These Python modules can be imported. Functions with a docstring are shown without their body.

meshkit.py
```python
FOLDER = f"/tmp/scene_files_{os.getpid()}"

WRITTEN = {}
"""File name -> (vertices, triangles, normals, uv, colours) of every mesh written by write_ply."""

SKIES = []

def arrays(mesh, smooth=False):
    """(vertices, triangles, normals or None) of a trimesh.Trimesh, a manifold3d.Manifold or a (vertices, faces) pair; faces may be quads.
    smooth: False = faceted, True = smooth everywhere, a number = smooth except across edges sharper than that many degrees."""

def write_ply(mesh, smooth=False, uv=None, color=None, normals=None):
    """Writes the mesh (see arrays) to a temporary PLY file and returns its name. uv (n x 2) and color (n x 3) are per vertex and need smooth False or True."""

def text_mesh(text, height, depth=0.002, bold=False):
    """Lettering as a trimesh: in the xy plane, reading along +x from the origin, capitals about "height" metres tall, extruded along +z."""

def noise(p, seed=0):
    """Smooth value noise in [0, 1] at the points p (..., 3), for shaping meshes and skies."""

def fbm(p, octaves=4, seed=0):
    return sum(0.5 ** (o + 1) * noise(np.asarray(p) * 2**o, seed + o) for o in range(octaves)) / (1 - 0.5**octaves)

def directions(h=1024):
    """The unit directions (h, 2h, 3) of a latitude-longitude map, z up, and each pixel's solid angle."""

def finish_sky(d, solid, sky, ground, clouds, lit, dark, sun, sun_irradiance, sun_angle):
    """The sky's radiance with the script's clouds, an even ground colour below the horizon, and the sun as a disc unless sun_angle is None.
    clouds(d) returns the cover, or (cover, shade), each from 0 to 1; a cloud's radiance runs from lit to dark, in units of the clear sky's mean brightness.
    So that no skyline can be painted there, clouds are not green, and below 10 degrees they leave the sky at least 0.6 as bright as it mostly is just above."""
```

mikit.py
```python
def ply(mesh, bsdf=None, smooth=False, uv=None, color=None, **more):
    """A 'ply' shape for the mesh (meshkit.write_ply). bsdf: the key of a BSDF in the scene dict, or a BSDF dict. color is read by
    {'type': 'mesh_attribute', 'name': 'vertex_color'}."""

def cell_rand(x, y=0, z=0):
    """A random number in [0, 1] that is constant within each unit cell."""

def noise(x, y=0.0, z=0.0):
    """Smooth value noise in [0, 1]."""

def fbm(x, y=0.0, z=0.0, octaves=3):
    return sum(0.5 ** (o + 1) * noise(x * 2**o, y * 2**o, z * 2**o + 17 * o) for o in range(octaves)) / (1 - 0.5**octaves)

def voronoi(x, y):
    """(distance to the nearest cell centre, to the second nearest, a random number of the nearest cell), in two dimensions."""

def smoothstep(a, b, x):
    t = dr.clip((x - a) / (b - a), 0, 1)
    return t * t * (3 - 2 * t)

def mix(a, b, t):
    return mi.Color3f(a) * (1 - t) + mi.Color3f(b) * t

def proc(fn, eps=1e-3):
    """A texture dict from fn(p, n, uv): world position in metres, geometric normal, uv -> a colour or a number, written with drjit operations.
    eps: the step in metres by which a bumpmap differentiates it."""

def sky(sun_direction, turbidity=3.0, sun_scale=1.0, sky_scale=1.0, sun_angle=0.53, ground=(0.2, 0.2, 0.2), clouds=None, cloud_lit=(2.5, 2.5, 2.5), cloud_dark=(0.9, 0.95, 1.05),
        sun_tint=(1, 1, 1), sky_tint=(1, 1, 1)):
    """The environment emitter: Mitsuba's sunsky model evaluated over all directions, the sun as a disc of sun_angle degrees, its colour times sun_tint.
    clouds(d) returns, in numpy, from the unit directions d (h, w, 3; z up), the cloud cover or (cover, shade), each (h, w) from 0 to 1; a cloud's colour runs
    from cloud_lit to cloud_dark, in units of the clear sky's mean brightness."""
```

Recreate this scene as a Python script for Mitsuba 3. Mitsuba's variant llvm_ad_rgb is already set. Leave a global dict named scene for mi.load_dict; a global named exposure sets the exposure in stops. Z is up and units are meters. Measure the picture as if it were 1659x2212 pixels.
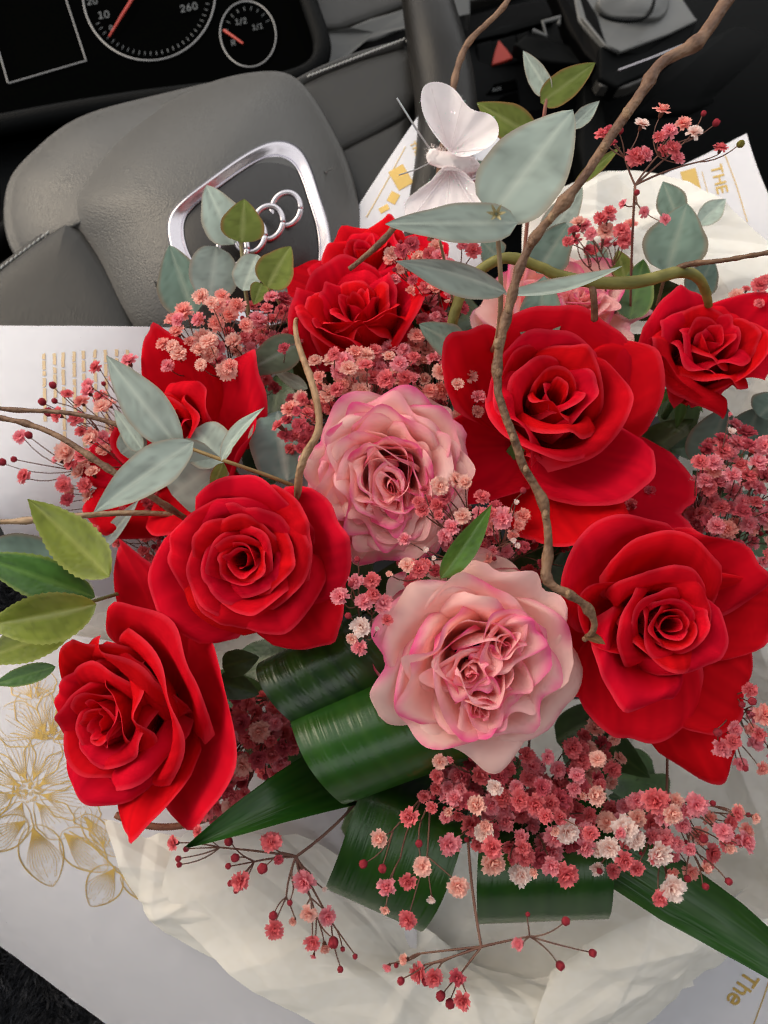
import math, random
import numpy as np, trimesh, drjit as dr, mitsuba as mi, mikit, meshkit
from scipy.interpolate import CubicSpline, RectBivariateSpline, LinearNDInterpolator
from scipy.spatial import cKDTree

# ------------------------------------------------------------------ camera, sky, exposure
PITCH, ROLL, FOV = math.radians(48), math.radians(12), 53.1
CAM = np.array([0.0, 0.0, 1.08])
FW = np.array([0, math.cos(PITCH), -math.sin(PITCH)])
R0, U0 = np.array([1.0, 0, 0]), np.array([0, math.sin(PITCH), math.cos(PITCH)])
RT = R0 * math.cos(ROLL) - U0 * math.sin(ROLL)
UP = U0 * math.cos(ROLL) + R0 * math.sin(ROLL)
exposure = 2.3
scene, labels = {}, {}
scene['camera'] = {'type': 'thinlens', 'fov': FOV, 'fov_axis': 'x', 'aperture_radius': 0.0011, 'focus_distance': 0.315,
                   'near_clip': 0.01, 'far_clip': 60.0,
                   'to_world': mi.ScalarTransform4f().look_at(origin=CAM.tolist(), target=(CAM + FW).tolist(), up=UP.tolist())}
scene['sky'] = mikit.sky([-0.75, 0.35, 0.9], turbidity=3, sun_scale=0.3, sun_angle=45, clouds=lambda d: 1.0)

# ------------------------------------------------------------------ measuring: a sight line of the survey photograph at a given distance
FPX = 829.5 / math.tan(math.radians(FOV / 2))
def P(x, y, d):
    return CAM + d * (FW + (x - 829.5) / FPX * RT - (y - 1106) / FPX * UP)
def M(px, d): return px * d / FPX
def PL(pts): return np.array([P(*p) for p in pts])
def nrm(v): v = np.asarray(v, float); return v / max(np.linalg.norm(v), 1e-12)
def sst(a, b, x): t = np.clip((np.asarray(x, float) - a) / (b - a), 0, 1); return t * t * (3 - 2 * t)

# ------------------------------------------------------------------ scene bookkeeping
_used = {}
def numbered(name):
    n = _used.get(name, 0); _used[name] = n + 1
    return name if n == 0 else f'{name}_{n:03d}'
def thing(name, label, cat, group=None, kind=None):
    k = numbered(name); labels[k] = {'label': label, 'category': cat}
    if group: labels[k]['group'] = group
    if kind: labels[k]['kind'] = kind
    return k
def part(parent, name, mesh, bsdf, smooth=True, color=None, uv=None, label=None):
    k = numbered(parent + '__' + name)
    if color is not None: color = np.broadcast_to(np.asarray(color, float), (len(vf(mesh)[0]), 3))
    scene[k] = mikit.ply(mesh, bsdf, smooth, uv=uv, color=color)
    if label: labels[k] = {'label': label}
    return k
def solo(name, mesh, bsdf, label, cat, smooth=True, color=None, kind=None, group=None, uv=None):
    k = thing(name, label, cat, group, kind)
    if color is not None: color = np.broadcast_to(np.asarray(color, float), (len(vf(mesh)[0]), 3))
    scene[k] = mikit.ply(mesh, bsdf, smooth, uv=uv, color=color)
    return k
def vf(m): return (np.asarray(m.vertices), np.asarray(m.faces)) if hasattr(m, 'vertices') else m
def cat(ms):
    V, F, n = [], [], 0
    for m in ms:
        v, f = vf(m); f = np.asarray(f)
        if f.shape[1] == 4: f = np.vstack([f[:, [0, 1, 2]], f[:, [0, 2, 3]]])
        V.append(v); F.append(f + n); n += len(v)
    return np.vstack(V), np.vstack(F)
def gridf(n, m, closed=False):
    i, j = np.meshgrid(np.arange(n - 1), np.arange(m if closed else m - 1), indexing='ij')
    j2 = (j + 1) % m
    q = np.stack([i * m + j, i * m + j2, (i + 1) * m + j2, (i + 1) * m + j], -1).reshape(-1, 4)
    return np.vstack([q[:, [0, 1, 2]], q[:, [0, 2, 3]]])
def spline(pts, n):
    p = np.asarray(pts, float)
    if len(p) == 2: return p[0] + (p[1] - p[0]) * np.linspace(0, 1, n)[:, None]
    t = np.r_[0, np.cumsum(np.linalg.norm(np.diff(p[:, :3], axis=0), axis=1) ** 0.6 + 1e-9)]
    return CubicSpline(t, p)(np.linspace(0, t[-1], n))
def tube(pts, rad, sides=8, flat=1.0, up=None):
    p = np.asarray(pts, float); n = len(p)
    rad = np.broadcast_to(rad, (n,))
    t = np.gradient(p, axis=0); t /= np.linalg.norm(t, axis=1, keepdims=True) + 1e-12
    a = nrm(np.cross(t[0], up if up is not None else ([0, 0, 1] if abs(t[0][2]) < .9 else [1, 0, 0])))
    A = []
    for k in range(n):
        a = nrm(a - t[k] * a.dot(t[k])); A.append(a)
    A = np.array(A); B = np.cross(t, A)
    w = np.arange(sides) * 2 * np.pi / sides
    v = p[:, None] + rad[:, None, None] * (np.cos(w)[None, :, None] * A[:, None] + flat * np.sin(w)[None, :, None] * B[:, None])
    v = np.vstack([v.reshape(-1, 3), p[:1], p[-1:]])
    f = gridf(n, sides, True); k = np.arange(sides); k2 = (k + 1) % sides
    f = np.vstack([f, np.stack([k2, k, k * 0 + n * sides], 1), np.stack([(n - 1) * sides + k, (n - 1) * sides + k2, k * 0 + n * sides + 1], 1)])
    return v, f
def closed_spline(pts, n):
    p = np.asarray(pts, float); p = np.vstack([p, p[:1]])
    t = np.r_[0, np.cumsum(np.linalg.norm(np.diff(p, axis=0), axis=1))]
    return CubicSpline(t, p, bc_type='periodic')(np.linspace(0, t[-1], n, endpoint=False))
def puff(outline, bulge, centre=None, power=3.0, skirt=0.02, n=96, smoothc=True, rnd=0.004, rings=14):
    """A cushion-like moulding: outline = (x, y, distance) control points, domed towards the driver, with a rounded edge and side walls."""
    o = closed_spline(outline, n) if smoothc else np.asarray(outline, float)
    if not smoothc:
        o = np.vstack([o[k] + (o[(k + 1) % len(o)] - o[k]) * np.linspace(0, 1, max(2, n // len(o)), endpoint=False)[:, None] for k in range(len(o))])
    w = PL(o); c = P(*centre) if centre is not None else w.mean(0)
    rows = []
    for rho in np.linspace(0.02, 1, rings) ** 0.8:
        q = c + (w - c) * rho
        rows.append(q - FW * bulge * (1 - rho ** power))
    for a in (30, 60, 90):
        a = math.radians(a)
        rows.append(w + (w - c) / np.linalg.norm(w - c, axis=1, keepdims=True) * rnd * math.sin(a) + FW * rnd * (1 - math.cos(a)))
    rows.append(rows[-1] + FW * skirt)
    v = np.array(rows); m = len(o)
    f = gridf(len(rows), m, True)
    V = np.vstack([v.reshape(-1, 3), c - FW * bulge]); k = np.arange(m)
    return V, np.vstack([f, np.stack([(k + 1) % m, k, k * 0 + len(V) - 1], 1)])
def frame(a=0, b=0):
    Z = nrm(-FW + a * RT + b * UP); Y = nrm(UP - UP.dot(Z) * Z)
    return np.stack([np.cross(Y, Z), Y, Z])          # rows: local x, y, z

# ------------------------------------------------------------------ materials
def vc(): return {'type': 'mesh_attribute', 'name': 'vertex_color'}
def thin(c, rough, dt, spec=0.5, sheen=0.0, eta=1.4):
    return {'type': 'principledthin', 'base_color': c, 'roughness': rough, 'diff_trans': dt, 'eta': eta, 'sheen': sheen, 'spec_trans': 0.0}
def rgb(*c): return {'type': 'rgb', 'value': list(c)}
def prin(c, rough, metallic=0.0, spec=0.5, **k):
    return {'type': 'twosided', 'bsdf': {'type': 'principled', 'base_color': c if isinstance(c, dict) else rgb(*c), 'roughness': rough, 'metallic': metallic, 'specular': spec, **k}}
def bump(b, fn, scale, eps=1e-4):
    return {'type': 'bumpmap', 'texture': mikit.proc(fn, eps=eps), 'scale': scale, 'bsdf': b} if b['type'] != 'twosided' else \
        {'type': 'twosided', 'bsdf': {'type': 'bumpmap', 'texture': mikit.proc(fn, eps=eps), 'scale': scale, 'bsdf': b['bsdf']}}
n3 = mikit.noise
scene['petal'] = thin(vc(), 0.6, 0.22, sheen=0.15)
scene['petal_pink'] = thin(vc(), 0.6, 0.5, sheen=0.1)
scene['small_petal'] = thin(vc(), 0.65, 0.6)
scene['leaf_matte'] = thin(vc(), 0.5, 0.25)
scene['leaf_gloss'] = bump(prin(vc(), 0.28, spec=0.6), lambda p, n, uv: n3(uv.x * 60, uv.y * 2.5) * 0.7 + n3(uv.x * 17, uv.y * 1.5), 0.00018, 1e-4)
scene['leaf_shrub'] = bump(prin(vc(), 0.35, spec=0.5), lambda p, n, uv: n3(p.x * 700, p.y * 700, p.z * 700), 0.00012, 2e-4)
scene['stem'] = prin(vc(), 0.6)
scene['bark'] = bump(prin(vc(), 0.55), lambda p, n, uv: n3(p.x * 900, p.y * 900, p.z * 900) + n3(p.x * 2500, p.y * 2500, p.z * 2500) * 0.4, 0.0006, 2e-4)
scene['paper'] = prin((0.66, 0.66, 0.70), 0.55, spec=0.3)
def tissue_col(p, n, uv):
    m = mikit.fbm(p.x * 220, p.y * 220, p.z * 220, 3)
    return mikit.mix((0.90, 0.88, 0.815), (0.92, 0.905, 0.85), mikit.smoothstep(0.3, 0.7, m))
scene['tissue'] = thin(mikit.proc(tissue_col), 0.5, 0.35)
scene['gold'] = prin((0.62, 0.42, 0.12), 0.4, metallic=0.35)
scene['gold_pale'] = prin((0.66, 0.50, 0.30), 0.6)
grain = lambda p, n, uv: n3(p.x * 1300, p.y * 1300, p.z * 1300) + 0.5 * n3(p.x * 2900, p.y * 2900, p.z * 2900)
scene['leather'] = bump(prin((0.028, 0.027, 0.025), 0.42, spec=0.35), grain, 0.0001, 1e-4)
scene['soft_plastic'] = bump(prin((0.066, 0.064, 0.060), 0.38, spec=0.55), grain, 0.00025, 1e-4)
scene['rim_leather'] = bump(prin((0.012, 0.011, 0.010), 0.34, spec=0.22), grain, 0.0001, 1e-4)
scene['badge_plastic'] = prin((0.018, 0.016, 0.015), 0.42)
scene['dark_plastic'] = bump(prin((0.0035, 0.004, 0.0043), 0.55, spec=0.06), grain, 0.0003, 1e-4)
scene['grey_plastic'] = prin((0.095, 0.097, 0.095), 0.42)
scene['gauge_black'] = prin((0.0012, 0.0013, 0.0013), 0.4, spec=0.0)
scene['black_plastic'] = prin((0.0015, 0.0015, 0.0017), 0.45, spec=0.04)
scene['chrome'] = {'type': 'twosided', 'bsdf': {'type': 'roughconductor', 'material': 'Cr', 'alpha': 0.08, 'distribution': 'ggx'}}
scene['gauge_ring'] = prin((0.25, 0.25, 0.25), 0.4, metallic=0.4)
scene['gauge_print'] = prin((0.13, 0.14, 0.145), 0.6)
scene['red_plastic'] = prin((0.42, 0.035, 0.02), 0.45)
scene['stitch'] = prin((0.45, 0.45, 0.43), 0.7)
scene['wing'] = thin(vc(), 0.8, 0.3, eta=1.2)
scene['fluff'] = prin((0.86, 0.80, 0.80), 0.9)
scene['glitter'] = {'type': 'twosided', 'bsdf': {'type': 'principled', 'base_color': vc(), 'roughness': 0.15, 'metallic': 0.7}}
scene['wire'] = prin((0.5, 0.5, 0.5), 0.3, metallic=0.8)
scene['unseen_roof_lining'] = prin((0.35, 0.35, 0.34), 0.9)  # for the out-of-view roof that blocks sky light above the driver
scene['fleece'] = prin(vc(), 0.9)
# ------------------------------------------------------------------ builders: sheets
def sheet(grid, n=60, m=60, crumple=0.0, fine=0.0, seed=0, scale=28.0, edge=0.0):
    n, m = (int(n * 1.6), int(m * 1.6)) if crumple else (n, m)
    g = np.array([[P(*c) for c in row] for row in grid]); a, b = g.shape[:2]
    u, v = np.linspace(0, a - 1, n), np.linspace(0, b - 1, m)
    q = np.stack([RectBivariateSpline(np.arange(a), np.arange(b), g[..., k], kx=min(3, a - 1), ky=min(3, b - 1))(u, v) for k in range(3)], -1)
    nn = np.cross(np.gradient(q, axis=0), np.gradient(q, axis=1)); nn /= np.linalg.norm(nn, axis=2, keepdims=True) + 1e-12
    d = np.zeros((n, m))
    if crumple:                                                      # straight creases of random length over a soft swell
        r = np.random.default_rng(seed + 70); lo, hi = q.reshape(-1, 3).min(0), q.reshape(-1, 3).max(0)
        d += 1.3 * crumple * (meshkit.fbm(q * scale * .55, 2, seed + 9) - 0.5)
        for k in range(int(np.clip(np.linalg.norm(hi - lo) * 90, 10, 26))):
            c = q[r.integers(n), r.integers(m)]; tv = nrm(q[n // 2, -1] - q[n // 2, 0]) * r.choice([1, .0], p=[.7, .3]) + .55 * r.normal(0, 1, 3); e = nrm(np.cross(nn[n // 2, m // 2], tv)); al = np.cross(e, nn[n // 2, m // 2])
            s = (q - c) @ e; t = (q - c) @ al; w_ = .003 + .017 * r.uniform() ** 1.3; ln = r.uniform(.06, .25); w2 = w_ * r.uniform(.25, 1.0)
            s = s + .25 * (meshkit.noise(q * 30, seed + k) - .5) * w_ * 2
            d += r.choice([-1, 1]) * r.uniform(.10, .32) * w2 * np.clip(1 - np.abs(s) / np.where(s > 0, w_, w2), 0, 1) * np.exp(-(t / ln) ** 2) * (crumple / .0024)
    if fine: d += fine * (meshkit.fbm(q * 160, 3, seed + 5) - 0.5)
    q = q + nn * d[..., None]
    if edge:
        r = np.random.default_rng(seed)
        wob = np.interp(np.arange(m), np.linspace(0, m, 14), r.normal(0, edge, 14))
        q[0] += (q[0] - q[1]) / (np.linalg.norm(q[0] - q[1], axis=1, keepdims=True) + 1e-9) * wob[:, None] * 0.5
    return q
def sheet_mesh(q): return q.reshape(-1, 3), gridf(*q.shape[:2])
def to_px(w):
    r = np.asarray(w) - CAM; d = r @ FW
    return np.stack([829.5 + FPX * (r @ RT) / d, 1106 - FPX * (r @ UP) / d], -1)
class OnSheet:
    """Lays print on a sheet: flat drawing coordinates to points a hair above the paper."""
    def __init__(self, q, lift=0.0004):
        nn = np.cross(np.gradient(q, axis=0), np.gradient(q, axis=1)).reshape(-1, 3)
        nn /= np.linalg.norm(nn, axis=1, keepdims=True) + 1e-12
        pts = q.reshape(-1, 3); nn *= np.sign(((CAM - pts) * nn).sum(1))[:, None]
        self.f = LinearNDInterpolator(to_px(pts), pts + nn * lift)
    def line(self, xy, w):
        xy = np.asarray(xy, float); t = np.gradient(xy, axis=0); t /= np.linalg.norm(t, axis=1, keepdims=True) + 1e-9
        s = np.stack([-t[:, 1], t[:, 0]], 1); ww = np.broadcast_to(w, (len(xy),))[:, None] / 2
        v = self.f(np.vstack([xy + s * ww, xy - s * ww])); n = len(xy)
        ok = np.isfinite(v).all(1)
        i = np.arange(n - 1); f = np.vstack([np.stack([i, i + 1, i + 1 + n], 1), np.stack([i, i + 1 + n, i + n], 1)])
        f = f[ok[f].all(1)]
        return np.nan_to_num(v), f
    def poly(self, v2, f):
        v = self.f(v2); ok = np.isfinite(v).all(1); f = f[ok[f].all(1)]
        return np.nan_to_num(v), f
    def text(self, s, x, y, h, ang, squash=1.0):
        m = meshkit.text_mesh(s, h, 0.5, bold=True); top = m.vertices[:, 2] > 0.25
        f = m.faces[top[m.faces].all(1)]; v = m.vertices[:, :2] * [squash, 1]
        v, f = trimesh.remesh.subdivide(np.c_[v, v[:, 0] * 0], f)
        a = math.radians(ang); c, q = math.cos(a), math.sin(a)
        v2 = np.stack([x + v[:, 0] * c + v[:, 1] * q, y + v[:, 0] * q - v[:, 1] * c], 1)
        return self.poly(v2, f)
def compact(m):
    v, f = m; used = np.unique(f); r = np.zeros(len(v), int); r[used] = np.arange(len(used)); return v[used], r[f]

# ------------------------------------------------------------------ builders: leaves, twigs
def leaf_mesh(base, tip, width, tilt=0.0, fold=0.15, bend=0.0, shape='lance', n=18, m=11, wav=0.0, serr=0.0, seed=0, nh=None):
    """base, tip: points; tilt: turn about the midrib (radians); fold: V along the midrib; bend: arch out of plane as part of the length."""
    base, tip = np.asarray(base, float), np.asarray(tip, float)
    ax = tip - base; L = np.linalg.norm(ax); ax /= L
    nv = nrm((CAM if nh is None else nh) - (base + tip) / 2); nv = nrm(nv - ax * nv.dot(ax)); sd = np.cross(ax, nv)
    c, s = math.cos(tilt), math.sin(tilt); sd, nv = sd * c + nv * s, nv * c - sd * s
    t, u = np.linspace(0, 1, n), np.linspace(-1, 1, m)
    if shape == 'lance': w = np.sin(np.pi * t ** 0.75) ** 0.9
    elif shape == 'ovate': w = np.sin(np.pi * np.clip(t, 0, 1) ** 0.62) ** 0.75
    elif shape == 'round': w = np.sqrt(np.clip(1 - (2 * t - 1) ** 2, 0, 1)) ** 0.9
    else: w = np.sin(np.pi * t ** 0.9) ** 0.8
    w = np.maximum(w * (1 + .10 * (meshkit.noise(np.stack([t * 6, t * 0, t * 0], -1), seed + 2) - .5)), 0.015)
    r = np.random.default_rng(seed)
    T_, U_ = np.meshgrid(t, u, indexing='ij'); W = w[:, None] * width / 2
    x = U_ * W
    if serr: x = x * (1 + serr * (np.abs(U_) > 0.95) * ((np.arange(n) % 2) * 2 - 1)[:, None])
    y = T_ * L
    z = fold * np.abs(x) + bend * L * 4 * T_ * (1 - T_) + wav * L * np.sin(6 * T_ + r.uniform(0, 6)) * U_ * np.abs(U_)
    z = z + 0.012 * L * (meshkit.noise(np.stack([T_ * 4, U_ * 2, T_ * 0], -1), seed) - 0.5)
    v = base + y[..., None] * ax + x[..., None] * sd + z[..., None] * nv
    return v.reshape(-1, 3), gridf(n, m), T_.ravel(), U_.ravel()
def leaf_color(T_, U_, c, vein, edge, seed=0, ve=0.75):
    c, vein, edge = (np.asarray(k, float) for k in (c, vein, edge))
    n = meshkit.fbm(np.stack([T_ * 5, U_ * 3, T_ * 0 + seed], -1), 3, seed)[:, None]
    sp = sst(.66, .74, meshkit.noise(np.stack([T_ * 19, U_ * 11, T_ * 0 + seed], -1), seed + 4))[:, None]
    col = c * (0.68 + 0.64 * n) * (1 - .16 * sp)
    k = np.exp(-(U_ / 0.07) ** 2)[:, None] * ve
    side = (0.5 + 0.5 * np.sin(26 * T_ - 9 * np.abs(U_)))[:, None] ** 8 * 0.22 * ve
    col = col * (1 - k - side) + vein * (k + side)
    e = sst(0.9, 1.0, np.abs(U_))[:, None] * 0.7
    return np.clip(col * (1 - e) + edge * e, 0, 1)
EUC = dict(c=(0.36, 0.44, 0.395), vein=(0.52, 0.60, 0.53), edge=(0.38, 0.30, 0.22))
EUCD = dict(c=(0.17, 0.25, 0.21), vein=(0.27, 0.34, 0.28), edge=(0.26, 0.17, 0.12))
EUCG = dict(c=(0.17, 0.22, 0.055), vein=(0.28, 0.33, 0.12), edge=(0.34, 0.14, 0.07))
OLIVE = dict(c=(0.20, 0.25, 0.035), vein=(0.34, 0.38, 0.10), edge=(0.36, 0.40, 0.10))
SALAL = dict(c=(0.05, 0.14, 0.02), vein=(0.12, 0.24, 0.05), edge=(0.24, 0.30, 0.06))
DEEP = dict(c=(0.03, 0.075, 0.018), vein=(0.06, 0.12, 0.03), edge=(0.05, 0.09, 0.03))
_seed = [100]
def nseed(): _seed[0] += 1; return _seed[0]
def leaf(parent, b, t, wpx, pal=EUC, bsdf='leaf_matte', name='leaf', **k):
    s = nseed(); base, tip = P(*b), P(*t)
    v, f, T_, U_ = leaf_mesh(base, tip, M(wpx, (b[2] + t[2]) / 2), seed=s, **k)
    return part(parent, name, (v, f), bsdf, True, leaf_color(T_, U_, **pal, seed=s))
def px_tube(pts, wpx, n=24, sides=7, knob=0.0, seed=0):
    p = spline(PL(pts), n); d = np.mean([q[2] for q in pts])
    r = np.interp(np.linspace(0, 1, n), np.linspace(0, 1, len(np.atleast_1d(wpx))), np.atleast_1d(wpx)) * d / FPX / 2
    if knob:
        g = np.random.default_rng(seed)
        for _ in range(max(2, n // 9)):
            c = g.uniform(0.05, 0.95) * n; r = r * (1 + knob * np.exp(-((np.arange(n) - c) / 1.3) ** 2))
        p = p + g.normal(0, r.mean() * 0.04, p.shape)
    return tube(p, r, sides)
def bark_color(m, a, b, seed=0):
    n = meshkit.fbm(np.asarray(m[0]) * 180, 3, seed)[:, None]; n = sst(0.3, 0.7, n)
    return np.asarray(a) * (1 - n) + np.asarray(b) * n

# ------------------------------------------------------------------ builders: roses
def petal(theta, r0, L, W, phi, lip=0.0, lipw=0.25, hug=1.0, tuck=0.0, side=0.0, wav=0.0, wf=(2.6, 4.2), frill=0.0, shoulder=0.3, point=0.0, seed=0, nu=23, nv=21, lift=0.0, notch=0.0, twist=0.0):
    """One petal round the z axis. phi: angles from the axis (degrees) at the base, the middle and the top; lip: extra outward roll of the rim."""
    r = np.random.default_rng(seed)
    u, v = np.linspace(-1, 1, nu), np.linspace(0, 1, nv) ** 0.9
    U_, V_ = np.meshgrid(u, v)                                   # rows along v
    yt = 1 - shoulder * np.abs(U_) ** 2.6 - 0.20 * sst(0.78, 1.0, np.abs(U_)) ** 2 + point * np.exp(-(U_ / 0.16) ** 2) - notch * np.exp(-((U_ - r.uniform(-.3, .3)) / 0.12) ** 2)
    yt = yt + 0.03 * (meshkit.noise(np.stack([U_ * 3, U_ * 0, U_ * 0], -1), seed) - 0.5)
    y = V_ * yt
    hw = W * (0.30 + 0.70 * sst(0, 0.55, y)) * (1 - 0.12 * sst(0.75, 1, y))
    k = np.linspace(0, 1, len(phi))
    ph = CubicSpline(k, phi)(np.clip(y, 0, 1)) if len(phi) > 2 else np.interp(y, k, phi)
    lipu = lip * (1 + 0.6 * (meshkit.noise(np.stack([U_ * 1.7 + 5, U_ * 0, U_ * 0], -1), seed + 3) - 0.5) * 2)
    ph = ph + lipu * np.clip((V_ - (1 - lipw)) / lipw, 0, 1) ** 1.5
    ph = np.radians(ph)
    dy = np.diff(y, axis=0, prepend=0) * L
    rr, zz = r0 + np.cumsum(np.sin(ph) * dy, 0), np.cumsum(np.cos(ph) * dy, 0)
    Rc = np.maximum(hug * np.maximum(rr, r0 * 0.8), 0.0012)
    Rc = np.maximum(Rc[:, nu // 2][:, None], 0.0012) + 0 * Rc
    x = U_ * hw; a = np.clip(x / Rc, -3.0, 3.0)
    X, inw = Rc * np.sin(a), Rc * (1 - np.cos(a))
    s2 = np.clip((np.abs(U_) - 0.55) / 0.45, 0, 1) ** 2 * sst(0.25, 0.8, y)
    rad = rr - inw + tuck * L * U_ + side * L * s2
    zz = zz - side * L * 0.35 * s2 + lift
    zz = zz + twist * L * U_ * sst(0.1, 0.7, V_); rad = rad + 0.5 * twist * L * U_ * sst(0.1, 0.7, V_)
    if wav:
        e = sst(0.35, 1.0, V_)
        f1, p1, p2 = r.uniform(*wf), r.uniform(0, 6.3), r.uniform(0, 6.3)
        w1, w2 = np.sin(f1 * U_ + p1), np.sin(1.9 * f1 * U_ + p2)
        rad = rad + wav * L * e * (w1 + 0.6 * w2); zz = zz + wav * L * e * 0.5 * (w2 - w1)
    if frill:
        e = sst(0.75, 1.0, V_)
        fr = np.sin(13 * U_ + r.uniform(0, 6)) + 0.7 * np.sin(23 * U_ + r.uniform(0, 6)); rad = rad + frill * L * e * fr; zz = zz + frill * L * e * np.roll(fr, 2, 1) * 0.5
    bump_ = (0.03 + 0.05 * min(1, W / 0.025)) * L * (meshkit.fbm(np.stack([U_ * 1.6, V_ * 1.6, U_ * 0], -1), 2, seed + 7) - 0.5) * sst(0.1, 0.6, V_)
    rad = rad + bump_
    c, s = math.cos(theta), math.sin(theta)
    v3 = np.stack([rad * c - X * s, rad * s + X * c, zz], -1)
    edge = np.maximum(V_, sst(0.2, 0.6, V_) * np.abs(U_) ** 2)
    return v3.reshape(-1, 3), gridf(nv, nu), U_.ravel(), V_.ravel(), edge.ravel()
def red_color(U_, V_, E, seed):
    n = meshkit.fbm(np.stack([U_ * 15, V_ * 1.3, V_ * 0 + seed], -1), 3, seed)[:, None]
    r = np.random.default_rng(seed)
    c = np.array([0.62, 0.005, 0.016]) * (1 + r.uniform(-.08, .08)) + np.array([0, 0, 0.008]) * r.uniform(-1, 1)
    col = c * (0.78 + 0.44 * n)
    e = sst(0.965, 1.0, E)[:, None] * 0.45
    return np.clip(col * (1 - e) + np.array([0.80, 0.06, 0.10]) * e, 0, 1)
def pink_color(U_, V_, E, seed, t=0.5):
    n = meshkit.fbm(np.stack([U_ * 14, V_ * 2.0, V_ * 0 + seed], -1), 3, seed)
    r = np.random.default_rng(seed)
    base = np.array([0.98, 0.57, 0.53]) * (1 - t) + np.array([0.96, 0.70, 0.63]) * t
    if t > 0.85: base = np.array([0.96, 0.78, 0.72])
    col = base * (0.93 + 0.14 * n[:, None])
    g = sst(0.55, 1.0, V_)[:, None] * (1 - t) * 0.25
    col = col * (1 - g) + np.array([0.95, 0.28, 0.42]) * g
    w = 0.10 + 0.12 * meshkit.noise(np.stack([U_ * 2.3, U_ * 0, U_ * 0 + seed], -1), seed + 1) * (1.6 if t > 0.85 else 1)
    e = sst(1 - w, 1.02, E + 0.10 * (n - 0.5))[:, None]
    hot = np.array([0.86, 0.10, 0.32]) if t < 0.85 else np.array([0.66, 0.02, 0.13])
    e = e * np.clip(0.5 + 1.5 * (meshkit.noise(np.stack([U_ * 1.8 + 3, U_ * 0, U_ * 0 + seed], -1), seed + 2) - 0.45), 0.0, 1)[:, None]
    return np.clip(col * (1 - e) + hot * e, 0, 1)
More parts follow.
